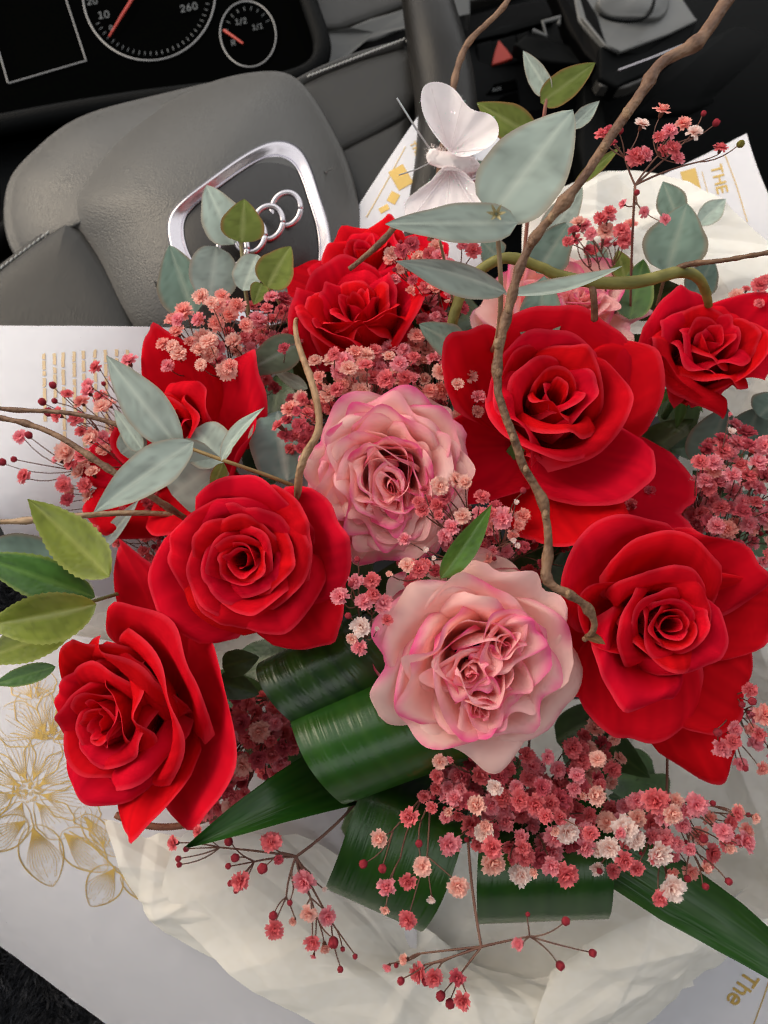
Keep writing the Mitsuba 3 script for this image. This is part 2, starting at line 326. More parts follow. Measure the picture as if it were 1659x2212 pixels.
def rose_petals(S, seed, n=24, openness=1.0, kind='red', outer=(), quarters=3, height=1.0):
    """List of (mesh, colour). S: radius of the bloom in metres."""
    g = np.random.default_rng(seed); out = []
    th = g.uniform(0, 6.28)
    for i in range(n):
        t = i / (n - 1); th += 2.39996 + g.normal(0, 0.12)
        s = int(seed * 131 + i)
        if kind == 'red':
            r0 = S * (0.015 + 0.11 * t)
            L = S * height * (0.95 + 0.25 * t)
            op = openness * t ** 1.25
            W = S * (0.20 + 0.62 * t ** 0.8)
            p = petal(th, r0, L, W, (14 + 42 * t, 4 + 26 * op, -8 + 50 * op + g.normal(0, 3)), lip=34 + 72 * t + g.normal(0, 14), lipw=0.16 + 0.16 * t, wav=.006 + .012 * t,
                      hug=0.98 + 0.30 * op, tuck=0.06 + 0.01 * t, side=0.12 * t, shoulder=0.18 + 0.22 * t, point=0.09 * t * g.uniform(0, 1), seed=s, notch=0.05 * (g.uniform() < .3), lift=-S * 0.10 * t)
            out.append((p[0], p[1], red_color(p[2], p[3], p[4], s)))
        else:
            if i < quarters * 9:                                    # the quartered heart: several small swirls side by side
                qn, qi = divmod(i, 9); tq = qi / 8; gq = np.random.default_rng(seed * 9 + qn); a = qn * 6.283 / quarters + seed + gq.normal(0, .25); of = 0 if qn == 0 else S * .23 * gq.uniform(.8, 1.25); kz, el = gq.uniform(.85, 1.3), gq.uniform(.2, 1.0)
                p = petal(th, S * (.006 + .055 * tq), S * height * (.44 + .10 * tq), S * kz * (.15 + .25 * tq), (10 + 30 * tq, 2 + 14 * tq, -14 + 34 * tq + g.normal(0, 7)), lip=6 + 50 * tq + g.normal(0, 12), lipw=.3,
                          hug=.9, tuck=.07, wav=.045 + .07 * tq, wf=(2, 4.5), shoulder=.2, seed=s, notch=.06 * (g.uniform() < .4), lift=S * (.44 - .12 * tq) + S * .025 * g.normal())
                v = p[0]; k_ = .35 * (v[:, 2:] / S); dv = np.array([math.cos(a), math.sin(a), 0]); v = v + (v @ dv)[:, None] * dv * el
                out.append((v + dv * (of + k_ * S * .4), p[1], pink_color(p[2], p[3], p[4], s, .10))); continue
            t = (i - quarters * 9) / max(1, n - 1 - quarters * 9)
            r0 = S * (0.09 + 0.12 * t)
            L = S * height * (0.92 + 0.18 * t)
            op = openness * t ** 0.9
            W = S * (0.52 + 0.28 * t)
            p = petal(th, r0 , L, W, (46 + 20 * t, 8 + 42 * op, -14 + 70 * op + g.normal(0, 7)), lip=26 + 44 * t + g.normal(0, 16), lipw=0.24,
                      hug=0.95 + 0.5 * op, tuck=0.06 + 0.03 * g.normal(), side=0.06 * t, wav=0.064 + 0.04 * g.uniform(), wf=(2.2, 4.2), frill=0.0025, shoulder=0.16, seed=s, notch=0.05 * (g.uniform() < .5), lift=-S * 0.10 * t + S * 0.03 * g.normal())
            out.append((p[0], p[1], pink_color(p[2], p[3], p[4], s, .38 + t * 0.46)))
    for j, o in enumerate(outer):
        o = dict(o); s = int(seed * 977 + j); th = math.radians(o.pop('th')); o = {'wav': .016, 'wf': (3, 5), **o}; o = {k: (v * S if k in ('r0', 'L', 'W', 'lift') else v) for k, v in o.items()}
        p = petal(th, seed=s, **o)
        out.append((p[0], p[1], red_color(p[2], p[3], p[4], s) if kind == 'red' else pink_color(p[2], p[3], p[4], s, 0.9)))
    return out
def rose(name, px, py, d, rpx, tilt, label, seed, kind='red', spin=0.0, group=None, **k):
    """px, py: where the heart of the bloom sits; d: its distance; rpx: the bloom's radius."""
    S = M(rpx, d); key = thing(name, label, 'rose', group)
    Fm = frame(*tilt); o = P(px, py, d) - Fm[2] * S * 0.95 * k.get('height', 1.0)
    c, s = math.cos(math.radians(spin)), math.sin(math.radians(spin))
    for v, f, col in rose_petals(S, seed, kind=kind, **k):
        v = v @ np.array([[c, s, 0], [-s, c, 0], [0, 0, 1]])
        part(key, 'petal', (o + v @ Fm, f), 'petal' if kind == 'red' else 'petal_pink', True, col)
    cal = spline(np.array([o - Fm[2] * S * 0.9, o - Fm[2] * S * 0.4, o - Fm[2] * S * 0.12, o + Fm[2] * S * 0.05, o + Fm[2] * S * 0.18]), 14)
    part(key, 'stem', tube(cal, np.interp(np.linspace(0, 1, 14), [0, .5, .75, 1], [S * .06, S * .06, S * .17, S * .15]), 10), 'stem', True, (0.05, 0.11, 0.03))
    for q in range(5):
        a = q * 1.2566 + seed
        e = Fm[0] * math.cos(a) + Fm[1] * math.sin(a)
        v, f, T_, U_ = leaf_mesh(o - Fm[2] * S * 0.02 + e * S * 0.12, o + e * S * 0.50 - Fm[2] * S * 0.50, S * 0.20, seed=seed + q, nh=o + Fm[2], n=10, m=5)
        part(key, 'sepal', (v, f), 'leaf_matte', True, leaf_color(T_, U_, (0.07, 0.15, 0.04), (0.1, 0.2, 0.06), (0.1, 0.15, 0.05), seed))
    return key
# ================================================================== THE CAR INTERIOR (setting behind and under the bouquet)
def flat(name_parent, name, pts, bsdf, depth=0.02, rnd=0.002, bulge=0.0, smoothc=False, n=64, **k):
    return part(name_parent, name, puff(pts, bulge, smoothc=smoothc, skirt=depth, rnd=rnd, n=n, rings=6, **k), bsdf, 40)
def plane_fn(p0, p1, p2):
    """distance as a linear function of x, y through three measured points"""
    A = np.array([[p[0], p[1], 1] for p in (p0, p1, p2)], float); k = np.linalg.solve(A, [1 / p[2] for p in (p0, p1, p2)])
    return lambda x, y: 1 / (k[0] * x + k[1] * y + k[2])
# floor, footwell and bulkhead
q = sheet([[(-2600, -1500, .98), (-200, -1500, 1.0), (1000, -1500, 1.02), (2200, -1500, 1.0), (4200, -1500, .98)],
           [(-2600, 0, .92), (-200, 0, .90), (1000, 0, .92), (2200, 0, .92), (4200, 0, .92)],
           [(-2600, 900, .92), (-200, 900, .98), (1000, 900, 1.0), (2200, 900, 1.0), (4200, 900, .95)],
           [(-2600, 1900, .78), (-200, 1900, .80), (1000, 1900, .82), (2200, 1900, .82), (4200, 1900, .8)]], 30, 30)
k = solo('footwell_floor', sheet_mesh(q), 'black_plastic', 'dark carpet and bulkhead behind the dashboard', 'floor', kind='structure')
# out-of-view roof, doors and seat backs, sized to shape the daylight; windows left open
def slab(name, x0, x1, y0, y1, z0, z1, bsdf, label, cat_):
    m = trimesh.creation.box((x1 - x0, y1 - y0, z1 - z0)); m.apply_translation(((x0 + x1) / 2, (y0 + y1) / 2, (z0 + z1) / 2))
    solo(name, m, bsdf, label, cat_, smooth=False, kind='structure')
slab('unseen_car_roof', -.50, .95, -.75, .02, 1.40, 1.44, 'unseen_roof_lining', 'unseen grey fabric roof lining above the driver, blocking sky light from behind', 'roof')
slab('unseen_car_door', -.66, -.58, -1.6, 1.1, .1, .93, 'dark_plastic', 'unseen dark car door panel at the left of the driver, blocking low light', 'door')
slab('unseen_passenger_door', .95, 1.0, -1.6, 1.1, .1, .95, 'dark_plastic', 'unseen dark car door panel beyond the passenger seat, blocking low light', 'door')
slab('unseen_rear_bulkhead', -.66, 1.0, -1.24, -1.2, .1, .95, 'dark_plastic', 'unseen dark seat backs and panel behind the driver, blocking low rear light', 'wall')
# dashboard
dash = thing('car_dashboard', 'dark car dashboard with round gauges, hazard switch and black centre stack behind the wheel', 'dashboard')
Dc = plane_fn((0, 250, .60), (690, 140, .63), (300, -100, .70))
def on(fn, xy, off=0.0): return [(x, y, fn(x, y) + off) for x, y in xy]
q = sheet([[(-500, -500, .84), (300, -500, .86), (1000, -500, .88), (2300, -500, .90)], [(-500, 150, .68), (300, 120, .70), (1000, 60, .74), (2300, 0, .80)],
           [(-500, 420, .62), (300, 330, .64), (1000, 300, .72), (2300, 300, .80)], [(-500, 800, .66), (300, 800, .68), (1000, 800, .78), (2300, 800, .88)]], 40, 40)
part(dash, 'fascia', sheet_mesh(q), 'dark_plastic')
ic = part(dash, 'instrument_cluster', puff(on(Dc, [(-220, -260), (610, -330), (640, -60), (668, 40), (684, 100), (676, 138), (640, 160), (420, 192), (200, 222), (0, 258), (-220, 300)]), 0.0, n=120, skirt=.03, rnd=.004, smoothc=False), 'gauge_black', 40)
part(dash, 'cluster_hood', tube(spline(PL([(-220, 312, .595), (0, 270, .60), (200, 234, .608), (420, 204, .615), (640, 170, .622), (686, 140, .625), (696, 100, .63), (680, 40, .64), (650, -60, .66), (620, -330, .72)]), 60), .0075, 10), 'dark_plastic')
def ring_on(parent, name, cx, cy, rx, ry, rot, fn, w, bsdf, a0=0, a1=360, off=-.002):
    a = np.radians(np.linspace(a0, a1, 90)); c, s = math.cos(rot), math.sin(rot)
    x, y = rx * np.cos(a), ry * np.sin(a)
    return part(parent, name, tube(PL([(cx + p * c - q_ * s, cy + p * s + q_ * c, fn(cx + p * c - q_ * s, cy + p * s + q_ * c) + off) for p, q_ in zip(x, y)]), M(w, .64), 6), bsdf)
def word(parent, name, s, x, y, h, ang, fn, bsdf, off=-.002, squash=1.0):
    m = meshkit.text_mesh(s, M(h, fn(x, y)), 0.0006); v = m.vertices.copy(); v[:, 0] *= squash
    a = math.radians(ang); X = RT * math.cos(a) + UP * math.sin(a); Y = UP * math.cos(a) - RT * math.sin(a)
    return part(parent, name, (P(x, y, fn(x, y) + off) + v[:, :1] * X + v[:, 1:2] * Y - v[:, 2:] * FW, m.faces), bsdf, False)
ring_on(ic, 'gauge_ring', 322, -14, 143, 145, 0, Dc, 2.0, 'gauge_ring')
ring_on(ic, 'gauge_ring', 536, 74, 60, 71, -.15, Dc, 1.8, 'gauge_ring')
part(ic, 'screen_frame', tube(PL([(x, y, Dc(x, y) - .002) for x, y in np.vstack([np.linspace(a, b, 12) for a, b in (((130, -40), (185, 128)), ((187, 131), (20, 180)), ((17, 178), (-40, -20)))])]), M(1.6, .62), 5), 'gauge_ring')
part(ic, 'needle', tube(PL([(236, 79, Dc(236, 79) - .006), (262, 36, Dc(262, 36) - .006), (300, -25, Dc(300, -25) - .006)]), [M(2.0, .6), M(3.2, .6), M(4, .6)], 6), 'red_plastic')
part(ic, 'needle', tube(PL([(484, 66, Dc(484, 66) - .006), (505, 80, Dc(505, 80) - .006), (525, 94, Dc(525, 94) - .006)]), [M(3.4, .6), M(3, .6), M(2.4, .6)], 6), 'red_plastic')
for s, x, y, h, a in (('10', 212, 42, 15, 8), ('20', 188, 12, 14, 8), ('260', 390, 28, 15, 12), ('0', 236, 66, 10, 8), ('1/2', 508, 55, 12, 10), ('1/1', 545, 66, 11, 10), ('R', 500, 100, 12, 10)):
    word(ic, 'gauge_number', s, x, y, h, a, Dc, 'gauge_print')
for cx, cy, rr, n, a0, a1, ry in ((322, -14, 132, 26, 10, 150, 134), (536, 74, 52, 9, 190, 330, 60)):
    for a in np.radians(np.linspace(a0, a1, n)):
        x, y = cx + rr * math.cos(a), cy + ry * math.sin(a); x2, y2 = cx + (rr - 8) * math.cos(a), cy + (ry - 8) * math.sin(a)
        part(ic, 'tick', tube(PL([(x, y, Dc(x, y) - .0015), (x2, y2, Dc(x2, y2) - .0015)]), M(0.9, .64), 4), 'gauge_print')
# right of the cluster: mouldings, vent, centre stack
flat(dash, 'top_cover', [(625, -160, .74), (642, 15, .70), (665, 55, .69), (735, 48, .69), (800, 22, .70), (890, -10, .71), (900, -200, .76)], 'leather', .03, .008)
flat(dash, 'trim_strip', [(672, 72, .675), (760, 60, .675), (890, 14, .69), (1010, -20, .70), (1010, 30, .70), (850, 66, .682), (770, 92, .678), (744, 128, .672), (690, 158, .668), (692, 110, .672)], 'grey_plastic', .02, .003)
flat(dash, 'air_vent', [(748, 112, .678), (780, 90, .68), (860, 68, .685), (1000, 34, .70), (1000, 130, .69), (860, 130, .68), (752, 160, .672)], 'black_plastic', .02, .002)
flat(dash, 'dash_ledge', [(960, 12, .725), (1170, -36, .76), (1260, -70, .78), (1260, -140, .80), (960, -120, .76)], 'leather', .02, .006)
flat(dash, 'air_vent', [(985, 40, .735), (1180, -4, .755), (1200, 30, .75), (1000, 82, .73)], 'black_plastic', .03, .006)
flat(dash, 'vent_trim', [(985, 84, .725), (1190, 32, .745), (1194, 44, .745), (990, 96, .725)], 'dark_plastic', .02, .002)
flat(dash, 'centre_stack', [(1000, 100, .735), (1190, 50, .75), (1290, 150, .75), (1310, 420, .72), (1000, 420, .70)], 'black_plastic', .03, .004)
for pts in ([(1032, 98), (1060, 90), (1072, 140), (1038, 150)], [(1064, 92), (1112, 78), (1124, 128), (1074, 142)], [(1118, 78), (1142, 70), (1150, 120), (1130, 126)]):
    flat(dash, 'switch', [(x, y, .727) for x, y in pts], 'dark_plastic', .012, .0015)
flat(dash, 'hazard_switch', [(1078, 88, .724), (1106, 124, .724), (1064, 138, .724)], 'red_plastic', .006, .001)
for y0 in (0, 1, 2):
    flat(dash, 'radio_button', [(1040 + 4 * y0, 190 + 28 * y0, .722), (1112 + 4 * y0, 172 + 28 * y0, .724), (1116 + 4 * y0, 190 + 28 * y0, .722), (1044 + 4 * y0, 208 + 28 * y0, .72)], 'gauge_black', .008, .0015)
Ds = lambda x, y: .7185
for s, x, y, h in (('AUX', 1064, 199, 7), ('SET', 1072, 258, 7)): word(dash, 'switch_lettering', s, x, y, h, 14, Ds, 'gauge_print', 0)
flat(dash, 'console_edge', [(1262, 190, .70), (1302, 184, .70), (1306, 420, .66), (1262, 430, .66)], 'dark_plastic', .02, .006)
part(dash, 'passenger_fascia', puff([(1400, -160, .84), (1900, -200, .86), (1900, 100, .80), (1659, 168, .77), (1500, 226, .75), (1380, 236, .74), (1320, 190, .76)], .02, smoothc=False, skirt=.05, rnd=.012), 'dark_plastic', 50)
# phone holder clipped to the dashboard
ph = thing('phone_holder', 'grey plastic phone holder tray clipped to the dashboard at the top right', 'phone holder')
flat(ph, 'tray', [(1232, -60, .70), (1420, -80, .74), (1500, 42, .70), (1440, 72, .685), (1338, 110, .665), (1306, 96, .665), (1258, 40, .68)], 'grey_plastic', .012, .004)
flat(ph, 'tray_front', [(1336, 114, .662), (1440, 76, .68), (1502, 47, .695), (1482, 92, .69), (1402, 150, .672), (1336, 182, .66), (1302, 164, .66), (1304, 102, .662)], 'dark_plastic', .02, .004)
part(ph, 'tray_lip', tube(PL([(1258, 40, .677), (1306, 98, .661), (1338, 112, .658), (1440, 74, .676), (1502, 44, .693)]), M(4, .67), 8), 'grey_plastic')
part(ph, 'metal_strip', tube(PL([(1336, 152, .655), (1400, 128, .665), (1474, 98, .68)]), M(2.5, .66), 6), 'chrome')
flat(ph, 'catch', [(1296, 172, .665), (1394, 150, .675), (1392, 172, .672), (1340, 186, .665), (1304, 184, .664)], 'soft_plastic', .012, .003)
flat(ph, 'arm', [(1118, 96, .70), (1140, 78, .70), (1290, 116, .69), (1296, 142, .685), (1160, 124, .695)], 'dark_plastic', .015, .003)
flat(ph, 'arm', [(1176, -60, .70), (1240, -60, .70), (1310, 96, .665), (1300, 150, .665), (1262, 110, .675)], 'black_plastic', .015, .004)
part(ph, 'spring_clip', tube(PL([(1150, 66, .69), (1180, 78, .69), (1172, 48, .69), (1210, 38, .69), (1206, 54, .69)]), M(5, .69), 6), 'grey_plastic')
part(ph, 'foam_pad', puff([(1330, -30, .69), (1370, -50, .70), (1440, -10, .70), (1430, 24, .69), (1370, 30, .68), (1310, 20, .68), (1300, 0, .68)], .006, skirt=.006, rnd=.004), 'grey_plastic', 50)
part(ph, 'moulded_ridge', tube(spline(PL([(1296, 30, .673), (1330, 44, .67), (1390, 40, .675), (1412, 6, .685), (1424, -40, .70)]), 24), M(3.5, .68), 6), 'dark_plastic')
# steering wheel
sw = thing('steering_wheel', 'grey leather car steering wheel with chrome framed four ring badge on its hub', 'steering wheel')
Dw = lambda x, y: .505 - (y - 160) / 540 * .060
hubp = on(Dw, [(140, 450), (180, 370), (250, 295), (330, 243), (400, 205), (480, 174), (560, 159), (618, 164), (662, 202), (703, 270), (736, 340), (757, 415), (765, 520), (740, 640), (600, 760), (420, 800), (300, 750), (235, 650), (185, 545)])
hubmesh = puff(hubp, .044, (470, 500, Dw(470, 500)), power=2.1, skirt=.03, rnd=.004, n=140, rings=26)
part(sw, 'airbag_cover', hubmesh, 'soft_plastic')
shr = on(lambda x, y: Dw(x, y) + .014, [(20, 445), (32, 385), (78, 330), (150, 272), (280, 226), (400, 196), (520, 176), (640, 220), (660, 420), (500, 640), (260, 720), (170, 600), (120, 545), (60, 555), (28, 510)])
part(sw, 'hub_shroud', puff(shr, .024, (330, 460, Dw(330, 460) + .012), power=3, skirt=.04, rnd=.006, n=120, rings=20), 'soft_plastic')
part(sw, 'shroud_seam', tube(spline(PL([(132, 362, .499), (160, 318, .500), (200, 280, .502), (250, 248, .504)]), 20), .0006, 6), 'dark_plastic')
part(sw, 'spoke', puff(on(lambda x, y: Dw(x, y) - .010, [(-120, 690), (0, 598), (70, 542), (140, 492), (168, 512), (205, 570), (245, 640), (278, 712), (290, 800), (-120, 800)]), .002, smoothc=False, skirt=.03, rnd=.006, n=110, power=6), 'leather', 50)
part(sw, 'spoke_edge', tube(spline(PL([(-120, 684, .452), (0, 592, .460), (70, 538, .466), (142, 488, .472)]), 20), .0042, 8), 'leather')
part(sw, 'spoke', puff(on(lambda x, y: Dw(x, y) + .014, [(636, 190), (700, 158), (780, 128), (866, 104), (890, 120), (890, 200), (856, 246), (780, 288), (722, 322), (680, 300)]), .002, smoothc=False, skirt=.03, rnd=.006, n=110, power=6), 'leather', 50)
part(sw, 'spoke_edge', tube(spline(PL([(640, 184, .517), (700, 153, .520), (780, 123, .523), (870, 98, .526)]), 20), .0036, 8), 'leather')
part(sw, 'spoke', puff(on(lambda x, y: Dw(x, y) + .020, [(722, 322), (800, 284), (880, 250), (880, 420), (770, 470)]), .003, smoothc=False, skirt=.03, rnd=.005, n=90, power=6), 'leather', 50)
part(sw, 'rim', tube(spline(PL([(820, -420, .62), (888, -160, .57), (922, 0, .535), (945, 110, .517), (962, 210, .505), (962, 330, .49), (930, 470, .48), (840, 640, .47)]), 60), np.interp(np.linspace(0, 1, 60), [0, .35, .55, .7, 1], [.0160, .0165, .0205, .0205, .018]), 28), 'rim_leather')
for a, b in (((-110, 664, .445), (138, 478, .466)), ((660, 168, .513), (868, 88, .520))):
    for t in np.linspace(0.02, 1, 26):
        p, d_ = P(*[a[i] + (b[i] - a[i]) * t for i in range(3)]), nrm(P(*b) - P(*a))
        w = d_ + 0.5 * UP; part(sw, 'stitch', tube([p, p + nrm(w) * .0026], .0006, 5), 'stitch')
for t in np.linspace(0, 1, 16):
    p = P(868 + 18 * math.sin(t * 2.6), -30 + 120 * t, .537 - .014 * t); part(sw, 'stitch', tube([p, p + nrm(UP + .6 * RT) * .003], .0006, 5), 'stitch')
# badge
_hv = vf(hubmesh)[0]; _hp = to_px(_hv); _hd = (_hv - CAM) @ FW
_ok = (np.abs(_hp[:, 0] - 545) < 200) & (np.abs(_hp[:, 1] - 500) < 210)
_q = lambda x, y: np.stack([x * 0 + 1, x, y, x * x, x * y, y * y], -1)
_k = np.linalg.lstsq(_q(_hp[_ok, 0] / 1e3, _hp[_ok, 1] / 1e3), _hd[_ok], rcond=None)[0]
Db = lambda x, y: float(_q(np.float64(x) / 1e3, np.float64(y) / 1e3) @ _k) - .0060
_hub = LinearNDInterpolator(_hp[:len(_hp) * 3 // 4], _hd[:len(_hp) * 3 // 4])
bo = closed_spline([(362, 496), (366, 468), (388, 438), (440, 396), (500, 352), (556, 318), (606, 305), (642, 318), (668, 356), (690, 420), (708, 480), (716, 540), (700, 630), (640, 690), (540, 706), (450, 660), (388, 580)], 140)
cb = np.array([560, 500.0])
def boff(s, dx=0, dy=0): return np.array([(x, y) for x, y in cb + (bo - cb) * s])
prof = [(1.012, .004), (1.008, .0005), (1.0, -.0018), (.985, -.0026), (.965, -.0020), (.91, .0010), (.855, .0036), (.84, .0030), (.828, .0036), (.822, .008)]
rows = [PL(on(Db, boff(s), o)) for s, o in prof]
v = np.array(rows)
part(sw, 'badge_frame', (v.reshape(-1, 3), gridf(len(rows), 140, True)[:, ::-1]), 'chrome', 40)
part(sw, 'badge_plate', puff(on(Db, boff(.835), .0045), .004, (560, 500, Db(560, 500) + .0045), skirt=.004, rnd=.001, smoothc=False, n=140), 'badge_plastic', 50)
for k_ in range(4):
    cx, cy = 618 - 38.5 * k_ * 1.0, 452 + 29 * k_
    a = np.radians(np.linspace(0, 360, 49))
    pts = PL([(cx + 33 * math.cos(t) * 0.94 - 3 * math.sin(t), cy + 36 * math.sin(t), Db(cx, cy) - .0022 + (.0006 if k_ % 2 else 0) + .0007 * math.sin(t + k_)) for t in a])
    part(sw, 'badge_ring', tube(pts, M(6.2, .43), 12), 'chrome')
Dl = lambda x, y: Dw(x, y) - .0285
word(sw, 'airbag_lettering', 'AIRBAG', 335, 620, 12, 32, lambda x, y: float(_hub(x, y)), 'soft_plastic', -.0006)
word(sw, 'airbag_lettering', 'I', 700, 368, 18, -62, lambda x, y: float(_hub(x, y)), 'soft_plastic', -.0006)
st = thing('column_stalk', 'black steering column stalk poking out left of the wheel hub', 'stalk')
part(st, 'lever', tube(spline(PL([(-160, 590, .50), (-20, 535, .505), (30, 505, .512), (60, 480, .525)]), 14), [.010] * 10 + [.012] * 4, 14), 'black_plastic')
part(st, 'knob_ring', tube(PL([(46, 492, .512), (54, 484, .518)]), .0145, 20), 'dark_plastic')
# seat under the bouquet, with a deep pile fleece cover
q = sheet([[(-900, 700, .62), (300, 800, .66), (1500, 900, .68), (2600, 900, .66)], [(-900, 1500, .52), (300, 1600, .54), (1500, 1700, .56), (2600, 1700, .56)],
           [(-900, 2100, .50), (300, 2100, .50), (1500, 2200, .52), (2600, 2200, .52)], [(-900, 3200, .46), (300, 3200, .46), (1500, 3200, .46), (2600, 3200, .46)]], 60, 60, fine=.02, seed=4)
sc = thing('seat_cover', 'dark grey fluffy fleece car seat cover under the wrapping paper at the lower left', 'seat cover')
part(sc, 'backing', sheet_mesh(q), 'fleece', True, (0.02, 0.021, 0.025))
g = np.random.default_rng(5)
si = RectBivariateSpline
qf = [RectBivariateSpline(np.arange(60), np.arange(60), q[..., k]) for k in range(3)]
uu, vv = g.uniform(8, 46, 150000), g.uniform(5, 34, 150000)
base = np.stack([f(uu, vv, grid=False) for f in qf], -1)
pp = to_px(base); ok = ((pp[:, 0] > -60) & (pp[:, 0] < 640) & (pp[:, 1] > 1900) & (pp[:, 1] < 2330)) | ((pp[:, 0] > -60) & (pp[:, 0] < 120) & (pp[:, 1] > 950) & (pp[:, 1] < 1500))
base = base[ok][:45000]; nb = len(base)
cl = meshkit.fbm(base * 55, 3, 3); fl = np.stack([meshkit.fbm(base * 45, 2, s) - .5 for s in (11, 12, 13)], -1) * 2.2
d_ = -FW * 0.6 + fl + g.normal(0, .25, (nb, 3)); d_ /= np.linalg.norm(d_, axis=1, keepdims=True)
Lf = (0.006 + 0.010 * cl)[:, None] * g.uniform(.7, 1.2, (nb, 1)); sd = np.cross(d_, g.normal(0, 1, (nb, 3))); sd /= np.linalg.norm(sd, axis=1, keepdims=True)
v = np.stack([base - sd * .00045, base + sd * .00045, base + d_ * Lf * .6 + sd * .0004, base + d_ * Lf + fl * .003], 1).reshape(-1, 3)
i = np.arange(nb)[:, None] * 4; f = np.vstack([i + [0, 1, 2], i + [0, 2, 3]])
col = np.repeat(np.array([0.045, 0.047, 0.056]) * (0.35 + 1.5 * g.uniform(0, 1, (nb, 1)) * cl[:, None] * 1.4), 4, 0)
k = part(sc, 'pile', (v, f), 'fleece', False, col); labels[k] = {'kind': 'stuff'}
# ================================================================== WRAPPING PAPER AND TISSUE
wrapA = sheet([[(-260, 690, .43), (-40, 702, .42), (130, 704, .415), (330, 706, .415), (520, 720, .425), (700, 760, .44)],
               [(-170, 900, .41), (0, 900, .405), (150, 900, .405), (330, 900, .415), (520, 900, .435), (700, 900, .45)],
               [(-60, 1060, .39), (40, 1090, .395), (180, 1100, .405), (340, 1100, .42), (520, 1100, .46), (700, 1100, .48)],
               [(20, 1130, .395), (50, 1210, .40), (180, 1280, .42), (340, 1300, .44), (520, 1300, .46), (700, 1300, .48)]], 50, 50, fine=.0008, seed=1)
k = solo('wrapping_paper', sheet_mesh(wrapA), 'paper', 'upright white wrapping paper with faint gold lines at the left, below the wheel', 'wrapping paper', group=None)
S = OnSheet(wrapA); g = np.random.default_rng(3); ms = []
for j, (x, y0, y1) in enumerate([(95, 765, 900), (118, 764, 850), (136, 762, 985), (160, 760, 900), (180, 758, 960), (205, 756, 880), (228, 756, 930), (252, 755, 800), (275, 756, 790)]):
    y = y0
    while y < y1:
        h = g.uniform(10, 34); ms.append(S.line(np.stack([x + 0.02 * (np.linspace(y, y + h, 8) - 760) + g.normal(0, .4, 8), np.linspace(y, y + h, 8)], 1), 7.0)); y += h + g.uniform(2, 6)
part(k, 'gold_lettering', compact(cat(ms)), 'gold_pale', False)
wrapB = sheet([[(-260, 1400, .425), (-60, 1375, .42), (100, 1370, .42), (300, 1400, .425), (600, 1520, .44), (900, 1700, .45)],
               [(-260, 1640, .405), (-60, 1620, .40), (120, 1640, .395), (320, 1730, .395), (600, 1850, .40), (900, 1950, .41)],
               [(-260, 1800, .41), (-60, 1830, .405), (110, 1900, .395), (320, 2010, .392), (600, 2130, .395), (900, 2230, .40)],
               [(-300, 1850, .44), (-60, 2002, .43), (120, 2132, .425), (300, 2256, .42), (560, 2380, .415), (900, 2480, .41)]], 90, 110, fine=.0009, seed=2)
kB = solo('wrapping_paper', sheet_mesh(wrapB), 'paper', 'white wrapping paper printed with a gold line drawing of peonies at the lower left', 'wrapping paper')
S = OnSheet(wrapB); ms = []; g = np.random.default_rng(8)
def qb(a, b, c, n=20):
    t = np.linspace(0, 1, n)[:, None]; a, b, c = map(np.asarray, (a, b, c)); return (1 - t) ** 2 * a + 2 * t * (1 - t) * b + t * t * c
def draw_petal(base, tip, w, veins=7, lw=1.9, tipcut=0.0, wavy=0.0):
    base, tip = np.array(base, float), np.array(tip, float); ax = tip - base; L = np.hypot(*ax); ax = ax / L; sd = np.array([-ax[1], ax[0]])
    n = 36; t = np.linspace(0, 1, n); hw = w / 2 * np.sin(np.pi * np.clip(t, 0, 1) ** .8) ** .7
    if tipcut: hw = w / 2 * np.where(t < .6, np.sin(np.pi / 2 * np.clip(t / .6, 0, 1)) ** .8, np.sqrt(np.clip(1 - ((t - .6) / .42) ** 2, 0, 1)))
    for s in (-1, 1):
        wv = wavy * np.sin(t * 17 + s) * np.sin(np.pi * t)
        ms.append(S.line(base + t[:, None] * L * ax + s * (hw + wv)[:, None] * sd, lw * (0.6 + 0.8 * np.sin(np.pi * t))))
    for k_ in range(veins):
        f = (k_ + .5) / veins * 2 - 1; e = g.uniform(.55, .92); tt = np.linspace(0.04, e, 16)
        h2 = np.interp(tt, t, hw); ms.append(S.line(base + tt[:, None] * L * ax + (f * h2 * np.minimum(1, tt * 1.6))[:, None] * sd, lw * np.linspace(1.0, .45, 16)))
        if g.uniform() < .6:
            tt = np.linspace(min(.97, e + .05), min(.99, e + .16), 4); h2 = np.interp(tt, t, hw); ms.append(S.line(base + tt[:, None] * L * ax + (f * h2)[:, None] * sd, lw * .35))
for b, t, w, n in (((70, 1782), (115, 1914), 96, 13), ((135, 1796), (232, 1880), 82, 11), ((250, 1872), (196, 1956), 78, 11), ((60, 1770), (-40, 1835), 70, 9),
                   ((262, 1890), (330, 1950), 34, 7), ((180, 1760), (250, 1850), 50, 7)):
    draw_petal(b, t, w, n)
for b, t, w, n in (((50, 1700), (-70, 1640), 90, 8), ((60, 1690), (10, 1590), 90, 9), ((70, 1690), (110, 1590), 80, 9), ((80, 1700), (170, 1640), 80, 9), ((85, 1715), (190, 1740), 80, 9),
                   ((75, 1730), (150, 1800), 80, 8), ((50, 1730), (20, 1810), 80, 8), ((40, 1715), (-70, 1740), 80, 8),
                   ((95, 1600), (0, 1540), 100, 10), ((100, 1590), (60, 1490), 90, 10), ((110, 1590), (130, 1490), 80, 9), ((115, 1600), (190, 1560), 70, 7),
                   ((70, 1510), (40, 1460), 60, 6), ((80, 1510), (100, 1450), 60, 6), ((200, 1790), (180, 1740), 60, 5), ((225, 1830), (215, 1770), 50, 5)):
    draw_petal(b, t, w, n, 1.5, tipcut=1, wavy=2.0)
